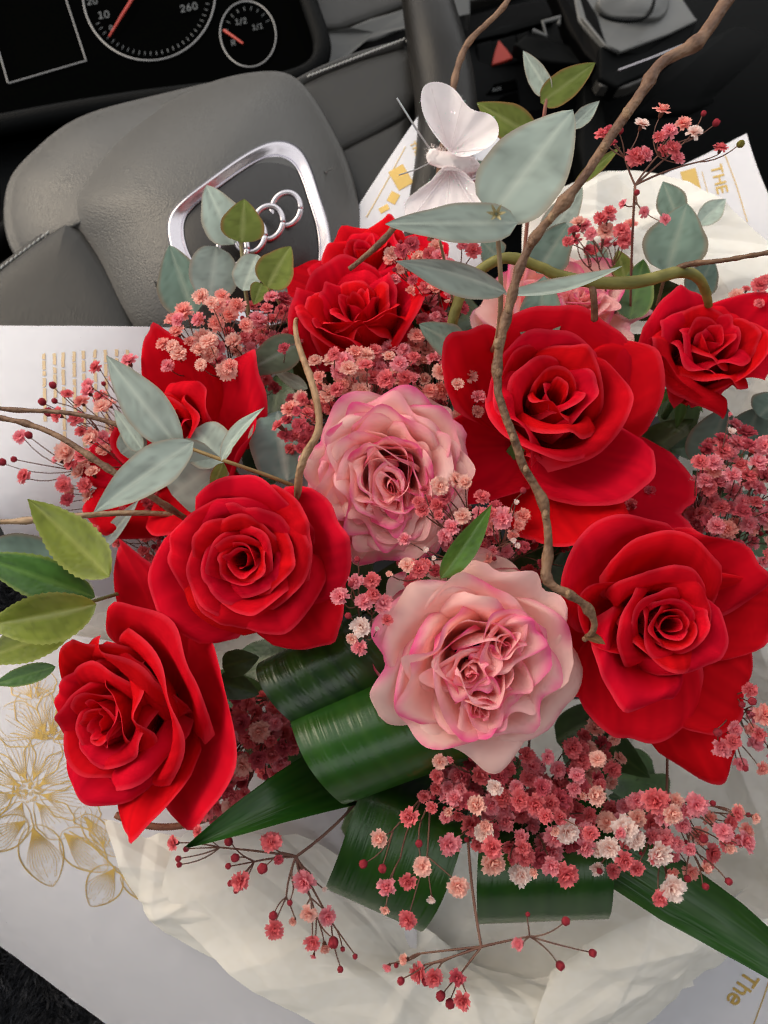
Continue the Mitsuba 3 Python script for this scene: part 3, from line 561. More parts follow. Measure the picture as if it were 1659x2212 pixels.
for c_, r_ in (((62, 1708), 34), ((100, 1582), 24)):
    for _ in range(60):
        a, q_ = g.uniform(0, 6.28), r_ * math.sqrt(g.uniform()); x, y = c_[0] + q_ * math.cos(a), c_[1] + q_ * .7 * math.sin(a)
        t = np.linspace(0, 6.28, 7); ms.append(S.line(np.stack([x + 3.2 * np.cos(t), y + 2.2 * np.sin(t)], 1), 1.3))
for a, b, c_ in (((250, 1880), (290, 1905), (345, 1972)), ((150, 1795), (215, 1830), (255, 1885)), ((256, 1874), (300, 1890), (338, 1976)), ((0, 1760), (30, 1740), (30, 1690))):
    ms.append(S.line(qb(a, b, c_), 2.6))
part(kB, 'gold_print', compact(cat(ms)), 'gold', False)
wrapC = sheet([[(1230, 2200, .415), (1440, 2050, .415), (1680, 1860, .415)], [(1330, 2260, .42), (1520, 2110, .425), (1720, 1940, .43)], [(1420, 2330, .43), (1600, 2210, .43), (1800, 2060, .43)], [(1500, 2480, .44), (1720, 2330, .44), (1900, 2200, .44)]], 40, 40, fine=.0008, seed=3)
k = solo('wrapping_paper', sheet_mesh(wrapC), 'paper', 'corner of white wrapping paper with gold letters at the lower right', 'wrapping paper')
S = OnSheet(wrapC)
part(k, 'gold_lettering', compact(cat([S.text('The', 1612, 2092, 36, 124, 0.9), S.line(np.array([[1622, 2226], [1650, 2150], [1676, 2070]]), 2.5)])), 'gold', False)
wrapD = sheet([[(560, 700, .47), (690, 565, .475), (790, 420, .48), (912, 238, .49)], [(640, 760, .45), (780, 640, .45), (900, 500, .46), (1000, 250, .49)], [(760, 860, .45), (900, 760, .45), (1060, 560, .46), (1140, 330, .48)]], 40, 40, fine=.0006, seed=4)
k = solo('wrapping_paper', sheet_mesh(wrapD), 'paper', 'white wrapping paper with gold marks standing behind the butterfly', 'wrapping paper')
S = OnSheet(wrapD)
def box_(x, y, w, h, a):
    c, s = math.cos(a), math.sin(a); return S.line(np.array([[x - w / 2 * c, y - w / 2 * s], [x, y], [x + w / 2 * c, y + w / 2 * s]]), h)
part(k, 'gold_lettering', compact(cat([box_(866, 384, 46, 36, 1.05), box_(830, 452, 12, 22, 1.05), box_(850, 428, 20, 24, .5), S.text('THE', 884, 310, 13, 62), S.line(np.array([[876, 318], [832, 400], [792, 470]]), 1.6)])), 'gold', False)
wrapE = sheet([[(1330, 428, .50), (1440, 374, .50), (1530, 330, .50), (1613, 288, .50)], [(1400, 560, .47), (1500, 520, .475), (1580, 470, .48), (1660, 420, .48)], [(1480, 700, .45), (1580, 660, .455), (1680, 600, .46), (1740, 570, .46)]], 40, 40, fine=.0006, seed=5)
k = solo('wrapping_paper', sheet_mesh(wrapE), 'paper', 'white paper corner with gold capital letters behind the cream tissue, upper right', 'wrapping paper')
S = OnSheet(wrapE)
part(k, 'gold_lettering', compact(cat([S.text('THE', 1534, 358, 24, 76), box_(1492, 392, 50, 34, 1.3), S.line(np.array([[1566, 336], [1590, 400], [1614, 480]]), 2.0), S.line(np.array([[1516, 372], [1532, 430]]), 1.5)])), 'gold', False)
# tissue
tis = []
tF = sheet([[(1130, 470, .455), (1240, 392, .46), (1330, 376, .465), (1420, 380, .465), (1500, 406, .46), (1570, 450, .455), (1640, 500, .45), (1740, 570, .44)],
            [(1130, 560, .445), (1230, 520, .45), (1330, 500, .455), (1420, 500, .455), (1500, 520, .45), (1570, 560, .445), (1650, 600, .44), (1760, 660, .43)],
            [(1150, 700, .44), (1240, 690, .445), (1340, 690, .45), (1430, 690, .45), (1510, 690, .445), (1580, 700, .44), (1680, 740, .435), (1780, 780, .43)],
            [(1180, 900, .45), (1260, 900, .455), (1360, 900, .46), (1440, 900, .46), (1520, 900, .455), (1600, 900, .45), (1700, 900, .44), (1800, 900, .43)]], 90, 110, crumple=.0035, fine=.0004, seed=6, scale=14, edge=.003)
solo('tissue_paper', sheet_mesh(tF), 'tissue', 'cream tissue paper fanned out behind the flowers at the upper right', 'tissue paper')
tG = sheet([[(1500, 850, .46), (1640, 850, .45), (1760, 850, .43)], [(1420, 1250, .47), (1600, 1250, .45), (1780, 1250, .42)], [(1380, 1550, .46), (1580, 1560, .44), (1780, 1540, .41)],
            [(1300, 1800, .45), (1540, 1830, .43), (1760, 1760, .40)], [(1250, 2000, .43), (1500, 2060, .41), (1740, 1900, .39)]], 90, 70, crumple=.004, fine=.001, seed=7, scale=20)
solo('tissue_paper', sheet_mesh(tG), 'tissue', 'creased cream tissue lining the wrap at the right edge under the roses', 'tissue paper')
tI = sheet([[(260, 1350, .46), (500, 1400, .48), (800, 1450, .49), (1100, 1500, .49), (1400, 1500, .48)], [(260, 1650, .43), (500, 1650, .44), (800, 1700, .45), (1100, 1760, .45), (1400, 1760, .44)],
            [(240, 1850, .40), (480, 1960, .41), (800, 2000, .42), (1100, 2010, .425), (1450, 1980, .42)], [(300, 2000, .40), (600, 2100, .405), (850, 2200, .41), (1150, 2200, .41), (1500, 2130, .41)]], 80, 100, crumple=.003, fine=.001, seed=8, scale=20)
solo('tissue_paper', sheet_mesh(tI), 'tissue', 'shaded cream tissue lining the inside of the wrap below the loops of leaf', 'tissue paper')
tH = sheet([[(226, 1762, .392), (330, 1790, .392), (470, 1850, .394), (620, 1940, .396), (780, 2030, .398), (960, 2120, .40), (1180, 2205, .40)],
            [(240, 1810, .388), (340, 1860, .386), (460, 1930, .384), (600, 2020, .384), (750, 2090, .386), (930, 2175, .39), (1160, 2260, .394)],
            [(280, 1880, .386), (345, 1935, .383), (450, 2005, .381), (580, 2075, .381), (720, 2150, .383), (900, 2235, .387), (1140, 2310, .392)],
            [(330, 1968, .388), (352, 1996, .384), (450, 2066, .381), (566, 2118, .381), (690, 2186, .383), (860, 2276, .387), (1100, 2350, .392)]], 100, 130, crumple=.0028, fine=.0003, seed=9, scale=12, edge=.002)
solo('tissue_paper', sheet_mesh(tH), 'tissue', 'crumpled cream tissue collar folded out at the lower left beside the gold print', 'tissue paper')
tH2 = sheet([[(640, 1800, .40), (770, 1880, .405), (900, 1990, .41), (1040, 2080, .412), (1240, 2085, .408)],
             [(500, 1790, .386), (640, 1920, .388), (800, 2040, .392), (1000, 2120, .396), (1250, 2125, .396)],
             [(400, 1800, .378), (540, 1980, .377), (730, 2095, .379), (980, 2180, .384), (1240, 2185, .388)],
             [(340, 1960, .378), (480, 2080, .375), (660, 2200, .376), (930, 2300, .381), (1220, 2300, .386)]], 100, 120, crumple=.0026, fine=.0003, seed=12, scale=12, edge=.002)
solo('tissue_paper', sheet_mesh(tH2), 'tissue', 'broad smooth cream tissue sweeping under the sprigs at the bottom centre', 'tissue paper')
tJ = sheet([[(1190, 2100, .388), (1330, 2010, .380), (1480, 1960, .376), (1600, 1990, .376), (1760, 1900, .37)],
            [(1170, 2160, .384), (1320, 2090, .376), (1470, 2050, .372), (1610, 2020, .374), (1780, 1930, .37)],
            [(1150, 2230, .386), (1310, 2180, .378), (1440, 2130, .376), (1600, 2040, .378), (1740, 1960, .376)],
            [(1140, 2330, .39), (1280, 2270, .388), (1400, 2210, .390), (1560, 2080, .392), (1720, 1975, .39)]], 90, 100, crumple=.0026, fine=.0003, seed=10, scale=12, edge=.002)
solo('tissue_paper', sheet_mesh(tJ), 'tissue', 'pale tissue flap folded over at the lower right under the long green leaf', 'tissue paper')
tK = sheet([[(120, 1120, .43), (330, 1120, .44), (560, 1120, .46)], [(110, 1260, .425), (330, 1270, .435), (600, 1280, .455)], [(120, 1420, .425), (340, 1460, .435), (620, 1480, .455)]], 60, 60, crumple=.003, fine=.0006, seed=14, scale=16)
solo('tissue_paper', sheet_mesh(tK), 'tissue', 'small patch of cream tissue behind the yellow green leaves at the left', 'tissue paper')
# ================================================================== THE BOUQUET
# roses
RG, PG = 'red roses of the bouquet', 'pink roses of the bouquet'
rose('red_rose', 515, 1212, .300, 208, (-.10, -.02), 'open red rose with a tight spiral heart, left of the upper pink rose', 1, spin=40, n=26,
     outer=[dict(th=165, r0=.15, L=1.35, W=.80, phi=(74, 48, 46), lip=50, hug=1.3, shoulder=.3, wav=.012, twist=.06, lift=-.2), dict(th=-28, r0=.15, L=1.3, W=.78, phi=(70, 40, 34), lip=50, hug=1.1, shoulder=.35, point=.07, lift=-.22),
            dict(th=-85, r0=.15, L=1.3, W=.75, phi=(74, 50, 46), lip=60, hug=1.2, shoulder=.4, point=.06, lift=-.2)])
rose('red_rose', 196, 1566, .322, 192, (-.52, -.02), 'red rose turned to the left, lowest at the left above the gold print', 12, spin=10, n=18, openness=.60, height=1.12,
     outer=[dict(th=72, r0=.16, L=2.1, W=.80, phi=(74, 60, 40), lip=20, hug=.9, side=.05, shoulder=.5, point=.10, lift=-.30), dict(th=-22, r0=.16, L=1.80, W=1.35, phi=(78, 58, 34), lip=25, hug=1.0, shoulder=.15, lift=-.25),
            dict(th=-78, r0=.16, L=1.50, W=.80, phi=(64, 44, 34), lip=40, hug=1.4, side=.06, shoulder=.5, point=.12, lift=-.15), dict(th=8, r0=.14, L=1.40, W=1.2, phi=(66, 38, 26), lip=60, lipw=.2, hug=1.0, shoulder=.15, lift=-.08), dict(th=42, r0=.15, L=1.62, W=1.15, phi=(72, 48, 36), lip=55, lipw=.2, hug=1.0, shoulder=.16, lift=-.15),
            dict(th=-125, r0=.14, L=1.4, W=.75, phi=(60, 34, 34), lip=55, hug=1.3, shoulder=.3, lift=-.1), dict(th=62, r0=.13, L=1.45, W=.72, phi=(60, 26, 20), lip=75, lipw=.24, hug=1.1, shoulder=.25, lift=-.02), dict(th=110, r0=.13, L=1.4, W=.7, phi=(60, 28, 30), lip=70, lipw=.22, hug=1.2, shoulder=.3, lift=-.05)])
rose('red_rose', 1210, 836, .318, 182, (.06, .38), 'largest open red rose with broad flared outer petals, right of centre behind the long twig', 5, spin=0, n=10, openness=.24, height=1.22,
     outer=[dict(th=138, r0=.14, L=1.85, W=0.75, phi=(74, 44, 4), lip=30, hug=.8, side=.04, shoulder=0.24, twist=.12, lift=-.30), dict(th=72, r0=.14, L=1.75, W=1.19, phi=(74, 46, 18), lip=60, lipw=.22, hug=1.0, shoulder=0.13, wav=.014, twist=-.06, lift=-.28),
            dict(th=22, r0=.14, L=1.80, W=1.00, phi=(80, 52, 22), lip=95, lipw=.34, hug=.42, side=.26, shoulder=0.18, twist=.10, lift=-.12), dict(th=-30, r0=.16, L=2.25, W=1.20, phi=(88, 78, 40), lip=25, hug=.7, shoulder=0.18, wav=.012, twist=-.12, notch=.08, lift=-.50),
            dict(th=-78, r0=.14, L=1.75, W=0.90, phi=(84, 66, 40), lip=30, hug=.50, side=.24, shoulder=0.21, notch=.08, twist=.22, lift=-.35), dict(th=-112, r0=.12, L=1.25, W=1.06, phi=(60, 26, 22), lip=80, lipw=.20, hug=1.0, shoulder=0.12, wav=.014, lift=0),
            dict(th=208, r0=.15, L=1.72, W=0.90, phi=(86, 70, 44), lip=30, hug=.36, side=-.22, shoulder=0.18, twist=-.10, lift=-.35), dict(th=-14, r0=.12, L=1.35, W=1.06, phi=(60, 24, 18), lip=85, lipw=.24, hug=1.0, shoulder=0.12, wav=.012, twist=.05, lift=0),
            dict(th=165, r0=.12, L=1.35, W=1.06, phi=(58, 24, 8), lip=25, lipw=.2, hug=1.05, shoulder=0.12, lift=-.1), dict(th=-50, r0=.14, L=1.65, W=0.75, phi=(76, 50, 30), lip=70, lipw=.22, hug=.5, shoulder=0.18, twist=.15, lift=-.22), dict(th=100, r0=.13, L=1.45, W=1.00, phi=(60, 24, 10), lip=30, lipw=.2, hug=1.0, shoulder=0.13, lift=-.1)])
rose('red_rose', 1458, 1352, .300, 174, (.05, .05), 'red rose with drooping tongue shaped outer petals at the right, beside the lower pink rose', 7, spin=0, n=15, openness=.46, height=1.05,
     outer=[dict(th=120, r0=.14, L=1.62, W=1.19, phi=(78, 54, 16), lip=85, lipw=.26, hug=.85, shoulder=0.15, twist=.08, wav=.012, lift=-.22), dict(th=40, r0=.14, L=1.75, W=0.78, phi=(84, 60, 8), lip=10, hug=.6, side=.22, shoulder=0.21, twist=-.15, lift=-.3),
            dict(th=0, r0=.14, L=1.75, W=0.83, phi=(86, 70, 40), lip=60, hug=.42, side=-.20, shoulder=0.18, twist=.14, lift=-.25), dict(th=-64, r0=.16, L=2.45, W=.66, phi=(88, 80, 92), lip=40, hug=1.6, shoulder=.3, wav=.04, wf=(2, 3), twist=.08, lift=-.40),
            dict(th=-36, r0=.14, L=1.75, W=1.06, phi=(86, 72, 62), lip=50, hug=.8, shoulder=0.18, twist=-.14, lift=-.34), dict(th=238, r0=.13, L=1.40, W=1.00, phi=(70, 38, 22), lip=90, lipw=.24, hug=.62, side=.16, shoulder=0.15, point=.10, lift=-.05),
            dict(th=172, r0=.13, L=1.45, W=0.78, phi=(78, 48, 4), lip=30, hug=.40, side=-.22, shoulder=0.18, twist=.08, lift=-.12), dict(th=204, r0=.14, L=1.62, W=0.94, phi=(84, 64, 36), lip=40, hug=.6, shoulder=0.18, twist=-.1, lift=-.32),
            dict(th=-98, r0=.14, L=1.62, W=1.00, phi=(84, 64, 58), lip=60, hug=1.0, shoulder=0.18, wav=.015, lift=-.28), dict(th=80, r0=.13, L=1.4, W=0.94, phi=(70, 42, 26), lip=60, lipw=.22, hug=.9, shoulder=0.17, lift=-.15)])
rose('red_rose', 1545, 722, .352, 150, (.02, .50), 'red rose at the right edge just above the large flared one', 21, spin=70, n=20, openness=.66, height=1.3,
     outer=[dict(th=-35, r0=.14, L=1.7, W=.8, phi=(60, 34, 36), lip=50, hug=1.0, shoulder=.35, twist=-.08, point=.06, lift=-.05), dict(th=-95, r0=.12, L=1.7, W=.95, phi=(54, 18, 8), lip=25, hug=1.0, shoulder=.25, lift=-.2), dict(th=150, r0=.14, L=1.6, W=.7, phi=(58, 30, 14), lip=20, hug=1.0, shoulder=.4, wav=.02, lift=-.05)])
rose('red_rose', 770, 640, .362, 142, (-.10, .72), 'cup shaped red rose seen from the side, upper left of centre', 31, spin=20, n=17, openness=.52, height=1.5,
     outer=[dict(th=192, r0=.14, L=1.85, W=.8, phi=(46, 20, 26), lip=60, lipw=.16, hug=1.1, shoulder=.3, point=.06, lift=-.1), dict(th=-12, r0=.14, L=1.9, W=.85, phi=(46, 22, 30), lip=50, lipw=.16, hug=1.1, shoulder=.25, lift=-.1),
            dict(th=-90, r0=.12, L=1.75, W=1.0, phi=(48, 10, 4), lip=45, lipw=.13, hug=1.05, shoulder=.2, wav=.012, lift=-.15), dict(th=100, r0=.14, L=1.8, W=.9, phi=(46, 24, 18), lip=30, lipw=.2, hug=1.2, shoulder=.25, lift=-.1)])
rose('red_rose', 780, 525, .400, 165, (-.35, .75), 'red rose rearmost of the group, half hidden under the butterfly', 41, spin=0, n=14, openness=.8, height=1.0,
     outer=[dict(th=185, r0=.14, L=1.5, W=.7, phi=(70, 50, 60), lip=30, hug=1.4, shoulder=.45, point=.08, lift=-.1), dict(th=40, r0=.14, L=1.15, W=.7, phi=(70, 50, 60), lip=50, hug=1.4, shoulder=.35, lift=-.1), dict(th=-120, r0=.14, L=1.4, W=.8, phi=(70, 50, 50), lip=40, hug=1.2, shoulder=.4, lift=-.1)])
rose('red_rose', 925, 600, .392, 105, (.2, .4), 'red rose almost covered by small blooms behind the cup shaped one', 45, spin=0, n=10, openness=.7, height=1.0)
rose('red_rose', 345, 915, .350, 160, (-.30, .25), 'red rose behind the grey eucalyptus leaves at the left', 51, spin=0, n=12, openness=.45, height=1.1,
     outer=[dict(th=102, r0=.14, L=1.8, W=.72, phi=(66, 46, 26), lip=30, hug=.85, side=.06, shoulder=.6, point=.08, twist=.06, lift=-.22), dict(th=40, r0=.14, L=1.75, W=.85, phi=(72, 50, 34), lip=40, hug=.9, side=.05, shoulder=.55, point=.08, twist=-.06, lift=-.22),
            dict(th=-25, r0=.14, L=1.8, W=.9, phi=(70, 46, 10), lip=10, hug=.9, shoulder=.3, lift=-.22), dict(th=192, r0=.14, L=1.75, W=.6, phi=(78, 60, 40), lip=50, hug=.5, side=.05, shoulder=.35, twist=.12, lift=-.22),
            dict(th=228, r0=.14, L=1.9, W=.7, phi=(80, 62, 30), lip=50, hug=.5, side=.05, shoulder=.35, twist=-.12, lift=-.28), dict(th=-80, r0=.14, L=1.75, W=.8, phi=(76, 52, 26), lip=30, hug=.9, shoulder=.3, lift=-.28)])
GU = [dict(th=a, r0=.22, L=.92, W=.66, phi=(84, 70, 74), lip=-10 + 30 * (j % 3), hug=1.6, wav=.060, wf=(2.5, 5), frill=.004, shoulder=.25, twist=.05 * (-1) ** j, lift=-.25 - .03 * j) for j, a in enumerate((-110, -60, -15, 30, 80, 125, 170, 215))]
rose('pink_rose', 1045, 1458, .292, 222, (.05, -.05), 'ruffled pink rose with crimson rims, lowest at the centre', 3, 'pink', spin=0, quarters=3, n=47, outer=GU)
rose('pink_rose', 836, 1036, .318, 180, (-.05, -.12), 'ruffled pale pink rose in the middle of the bouquet', 9, 'pink', spin=120, n=54, quarters=1, openness=.95, outer=GU[1::2])
rose('pink_rose', 1218, 615, .385, 172, (.0, .45), 'pink rose at the back under the arched green twig', 15, 'pink', spin=30, n=32, quarters=2, openness=1.0, outer=GU[0::2])
# eucalyptus
e1 = thing('eucalyptus_sprig', 'eucalyptus sprig with large pale grey green leaves in front of the butterfly', 'eucalyptus')
def stem(parent, pts, w, a=(0.20, 0.11, 0.06), b=(0.28, 0.20, 0.11), n=20, name='stem', bsdf='stem', **k):
    m = px_tube(pts, w, n=n, **k); return part(parent, name, m, bsdf, True, bark_color(m, a, b))
stem(e1, [(1066, 450, .288), (1078, 540, .296), (1082, 640, .305), (1060, 760, .36)], (9, 11, 12))
leaf(e1, (1062, 470, .290), (1238, 238, .300), 178, shape='ovate', fold=.06, bend=.03, tilt=.15)
leaf(e1, (1118, 482, .288), (832, 484, .285), 84, shape='ovate', fold=.08, bend=.02, tilt=-.15)
leaf(e1, (1094, 632, .300), (856, 564, .296), 78, fold=.45, bend=-.06, tilt=.5)
leaf(e1, (1090, 636, .300), (1344, 574, .300), 52, fold=.6, bend=-.10, tilt=.9)
for k_ in range(6):
    a = k_ * 1.05; leaf(e1, (1072, 463, .287), (1072 + 22 * math.cos(a), 458 + 20 * math.sin(a), .280), 7, pal=dict(c=(.45, .40, .22), vein=(.5, .45, .3), edge=(.4, .3, .15)), name='bud_scale')
stem(e1, [(985, 680, .37), (968, 600, .35), (950, 520, .33)], (7, 6))
e1b = thing('eucalyptus_sprig', 'eucalyptus sprig with red edged leaves standing up against the black centre stack', 'eucalyptus')
stem(e1b, [(1180, 214, .375), (1172, 270, .38), (1150, 400, .40), (1130, 620, .42)], (8, 9, 9), (.30, .10, .08), (.30, .16, .10))
leaf(e1b, (1188, 204, .375), (1130, 110, .375), 48, shape='ovate', fold=.3, tilt=.4)
leaf(e1b, (1168, 222, .375), (1286, 136, .372), 62, pal=EUCG, shape='ovate', fold=.1, bend=.04)
leaf(e1b, (1160, 300, .38), (1030, 222, .38), 74, pal=EUCG, fold=.1, bend=.05)
leaf(e1b, (1232, 278, .37), (1295, 218, .37), 34, fold=.3)
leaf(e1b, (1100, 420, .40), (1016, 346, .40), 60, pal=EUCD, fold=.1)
leaf(e1b, (1240, 400, .39), (1340, 318, .39), 30, pal=EUCG, fold=.3)
leaf(e1b, (1180, 520, .40), (1258, 405, .40), 70, pal=EUC, shape='ovate', fold=.2)
e1c = thing('eucalyptus_sprig', 'grey eucalyptus leaves tucked between the big red rose and the rear pink rose', 'eucalyptus')
stem(e1c, [(1150, 760, .37), (1175, 640, .37), (1190, 590, .38)], (7, 6))
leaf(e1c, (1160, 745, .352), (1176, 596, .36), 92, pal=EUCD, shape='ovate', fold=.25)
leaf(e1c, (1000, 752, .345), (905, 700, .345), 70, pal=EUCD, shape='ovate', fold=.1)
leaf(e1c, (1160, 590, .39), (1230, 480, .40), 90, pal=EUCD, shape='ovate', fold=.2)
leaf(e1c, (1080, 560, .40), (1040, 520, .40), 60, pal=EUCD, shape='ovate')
e2 = thing('eucalyptus_sprig', 'eucalyptus sprig of small round leaves in front of the wheel badge', 'eucalyptus')
stem(e2, [(518, 505, .392), (524, 560, .392), (532, 640, .395), (548, 740, .41)], (9, 9, 10), (.20, .17, .08), (.28, .25, .12))
leaf(e2, (505, 528, .39), (446, 400, .392), 92, shape='ovate', fold=.15, bend=.03)
leaf(e2, (522, 524, .385), (528, 430, .382), 92, pal=EUCG, shape='ovate', fold=.12, bend=.04)
leaf(e2, (420, 680, .40), (366, 530, .40), 112, pal=EUCD, shape='ovate', fold=.35, tilt=.4)
leaf(e2, (452, 652, .392), (468, 532, .392), 108, shape='round', fold=.12, tilt=-.25)
leaf(e2, (524, 628, .39), (556, 550, .39), 72, shape='round', fold=.25, tilt=.5)
leaf(e2, (578, 622, .382), (628, 532, .38), 84, pal=EUCG, shape='ovate', fold=.25, tilt=.3, bend=.05)
leaf(e2, (566, 612, .382), (548, 658, .38), 40, pal=EUCG, shape='ovate', fold=.3)
leaf(e2, (590, 618, .40), (622, 632, .40), 40, shape='ovate')
stem(e2, [(575, 610, .385), (606, 660, .388), (640, 740, .40)], (7, 8), (.26, .17, .08), (.34, .22, .12))
e3 = thing('eucalyptus_sprig', 'eucalyptus sprig with pale leaves lying across the red rose at the left', 'eucalyptus')
stem(e3, [(300, 940, .338), (380, 958, .335), (470, 990, .33), (590, 1032, .335), (680, 1080, .36)], (7, 8, 9, 10), (.26, .17, .06), (.36, .25, .10))
leaf(e3, (392, 972, .330), (230, 768, .325), 96, fold=.1, bend=.04, tilt=.2)
leaf(e3, (308, 972, .332), (247, 884, .335), 46, shape='ovate', fold=.3, tilt=.5)
leaf(e3, (310, 938, .335), (262, 980, .34), 62, shape='round', fold=.1)
leaf(e3, (418, 954, .326), (203, 1106, .320), 98, fold=.18, bend=.04, tilt=-.2)
leaf(e3, (480, 992, .340), (372, 1070, .350), 182, shape='round', fold=.05, bend=.03)
leaf(e3, (482, 1000, .338), (420, 926, .35), 110, shape='round', fold=.05)
leaf(e3, (478, 996, .326), (572, 880, .318), 40, fold=.35, bend=.10, tilt=.7)
leaf(e3, (482, 1000, .326), (456, 1064, .325), 40, pal=EUCG, fold=.2, tilt=.5)
leaf(e3, (620, 1040, .35), (600, 888, .36), 140, shape='round', fold=.08, bend=.04, pal=dict(EUC, c=(.22, .32, .29)))
e4 = thing('eucalyptus_sprig', 'dark eucalyptus leaves against the cream tissue at the upper right', 'eucalyptus')
stem(e4, [(1466, 470, .40), (1450, 540, .40), (1420, 660, .41)], (7, 8))
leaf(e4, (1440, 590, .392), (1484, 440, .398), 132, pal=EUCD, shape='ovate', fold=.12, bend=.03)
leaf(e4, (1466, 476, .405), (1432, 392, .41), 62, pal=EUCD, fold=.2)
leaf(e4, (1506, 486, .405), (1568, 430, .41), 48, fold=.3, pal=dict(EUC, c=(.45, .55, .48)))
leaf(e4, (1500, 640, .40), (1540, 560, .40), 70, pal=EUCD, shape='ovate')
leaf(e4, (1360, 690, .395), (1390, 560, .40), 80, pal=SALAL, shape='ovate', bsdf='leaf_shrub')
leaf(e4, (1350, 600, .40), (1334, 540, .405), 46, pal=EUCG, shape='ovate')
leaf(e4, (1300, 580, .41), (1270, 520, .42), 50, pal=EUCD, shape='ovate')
e5 = thing('eucalyptus_sprig', 'dull green eucalyptus leaves between the cup shaped rose and the left red rose', 'eucalyptus')
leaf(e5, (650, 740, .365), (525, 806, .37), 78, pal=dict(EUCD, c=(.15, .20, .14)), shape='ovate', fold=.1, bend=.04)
leaf(e5, (665, 840, .372), (590, 800, .375), 30, pal=dict(EUC, c=(.42, .5, .40)), fold=.3)
stem(e5, [(650, 740, .37), (720, 760, .40)], (6, 6))
e6 = thing('eucalyptus_sprig', 'flat grey eucalyptus leaf at the left edge above the yellow green leaves', 'eucalyptus')
leaf(e6, (150, 1220, .372), (-40, 1190, .37), 100, pal=EUCD, shape='round', fold=.05)
leaf(e6, (215, 1190, .37), (300, 1080, .37), 40, fold=.25, tilt=.6, pal=dict(EUC, c=(.36, .42, .42)))
leaf(e6, (190, 1300, .375), (150, 1230, .38), 50, fold=.15)
e7 = thing('eucalyptus_sprig', 'grey green eucalyptus leaves in the gap below the right edge rose', 'eucalyptus')
for b, t, w in (((1520, 1010, .385), (1570, 880, .385), 110), ((1600, 980, .39), (1640, 880, .385), 110), ((1640, 900, .38), (1690, 850, .38), 80), ((1450, 1150, .40), (1560, 1120, .40), 90), ((1560, 1130, .40), (1640, 1060, .40), 80)):
    leaf(e7, b, t, w, pal=EUCD, shape='ovate', fold=.1, bend=.03)
# broad leaves
s1 = thing('shrub_leaf_spray', 'spray of serrated yellow green leaves pointing off the left edge', 'leaf')
leaf(s1, (236, 1246, .338), (60, 1078, .335), 112, pal=OLIVE, bsdf='leaf_shrub', fold=.15, bend=-.05, serr=.04, n=34, tilt=.2)
leaf(s1, (205, 1290, .345), (-60, 1196, .335), 92, pal=SALAL, bsdf='leaf_shrub', fold=.12, bend=.04, serr=.03, n=34)
leaf(s1, (208, 1306, .332), (-30, 1350, .325), 118, pal=OLIVE, bsdf='leaf_shrub', fold=.40, bend=.06, serr=.03, n=34, tilt=.3, wav=.02)
leaf(s1, (160, 1352, .342), (-60, 1432, .335), 84, pal=OLIVE, bsdf='leaf_shrub', fold=.2, bend=.03, serr=.03, n=34)
leaf(s1, (120, 1440, .345), (-20, 1480, .345), 44, pal=SALAL, bsdf='leaf_shrub', fold=.2, serr=.03, n=30)
stem(s1, [(130, 1320, .345), (230, 1290, .35), (330, 1260, .37)], (7, 9), (.15, .18, .05), (.2, .2, .08))
r1 = thing('ruscus_leaf', 'bright green pointed leaf standing between the two pink roses', 'leaf')
leaf(r1, (952, 1250, .305), (1062, 1090, .298), 62, pal=dict(c=(.09, .20, .025), vein=(.16, .28, .06), edge=(.12, .22, .05)), bsdf='leaf_shrub', fold=.3, tilt=-.35, bend=.03)
leaf(r1, (930, 1300, .33), (880, 1230, .33), 60, pal=DEEP, bsdf='leaf_shrub', shape='ovate')
leaf(r1, (1000, 1260, .33), (985, 1210, .33), 60, pal=DEEP, bsdf='leaf_shrub', shape='ovate')
r2 = thing('ruscus_leaf', 'small dark green leaves under the spiral red rose beside the pink buds', 'leaf')
for b, t, w in (((700, 1400, .335), (770, 1420, .33), 40), ((640, 1380, .34), (740, 1350, .335), 60), ((480, 1440, .345), (560, 1420, .345), 60), ((470, 1470, .35), (560, 1500, .35), 60), ((500, 1560, .35), (470, 1620, .345), 12)):
    leaf(r2, b, t, w, pal=DEEP, bsdf='leaf_shrub', shape='ovate', fold=.15)
gfill = np.random.default_rng(77)
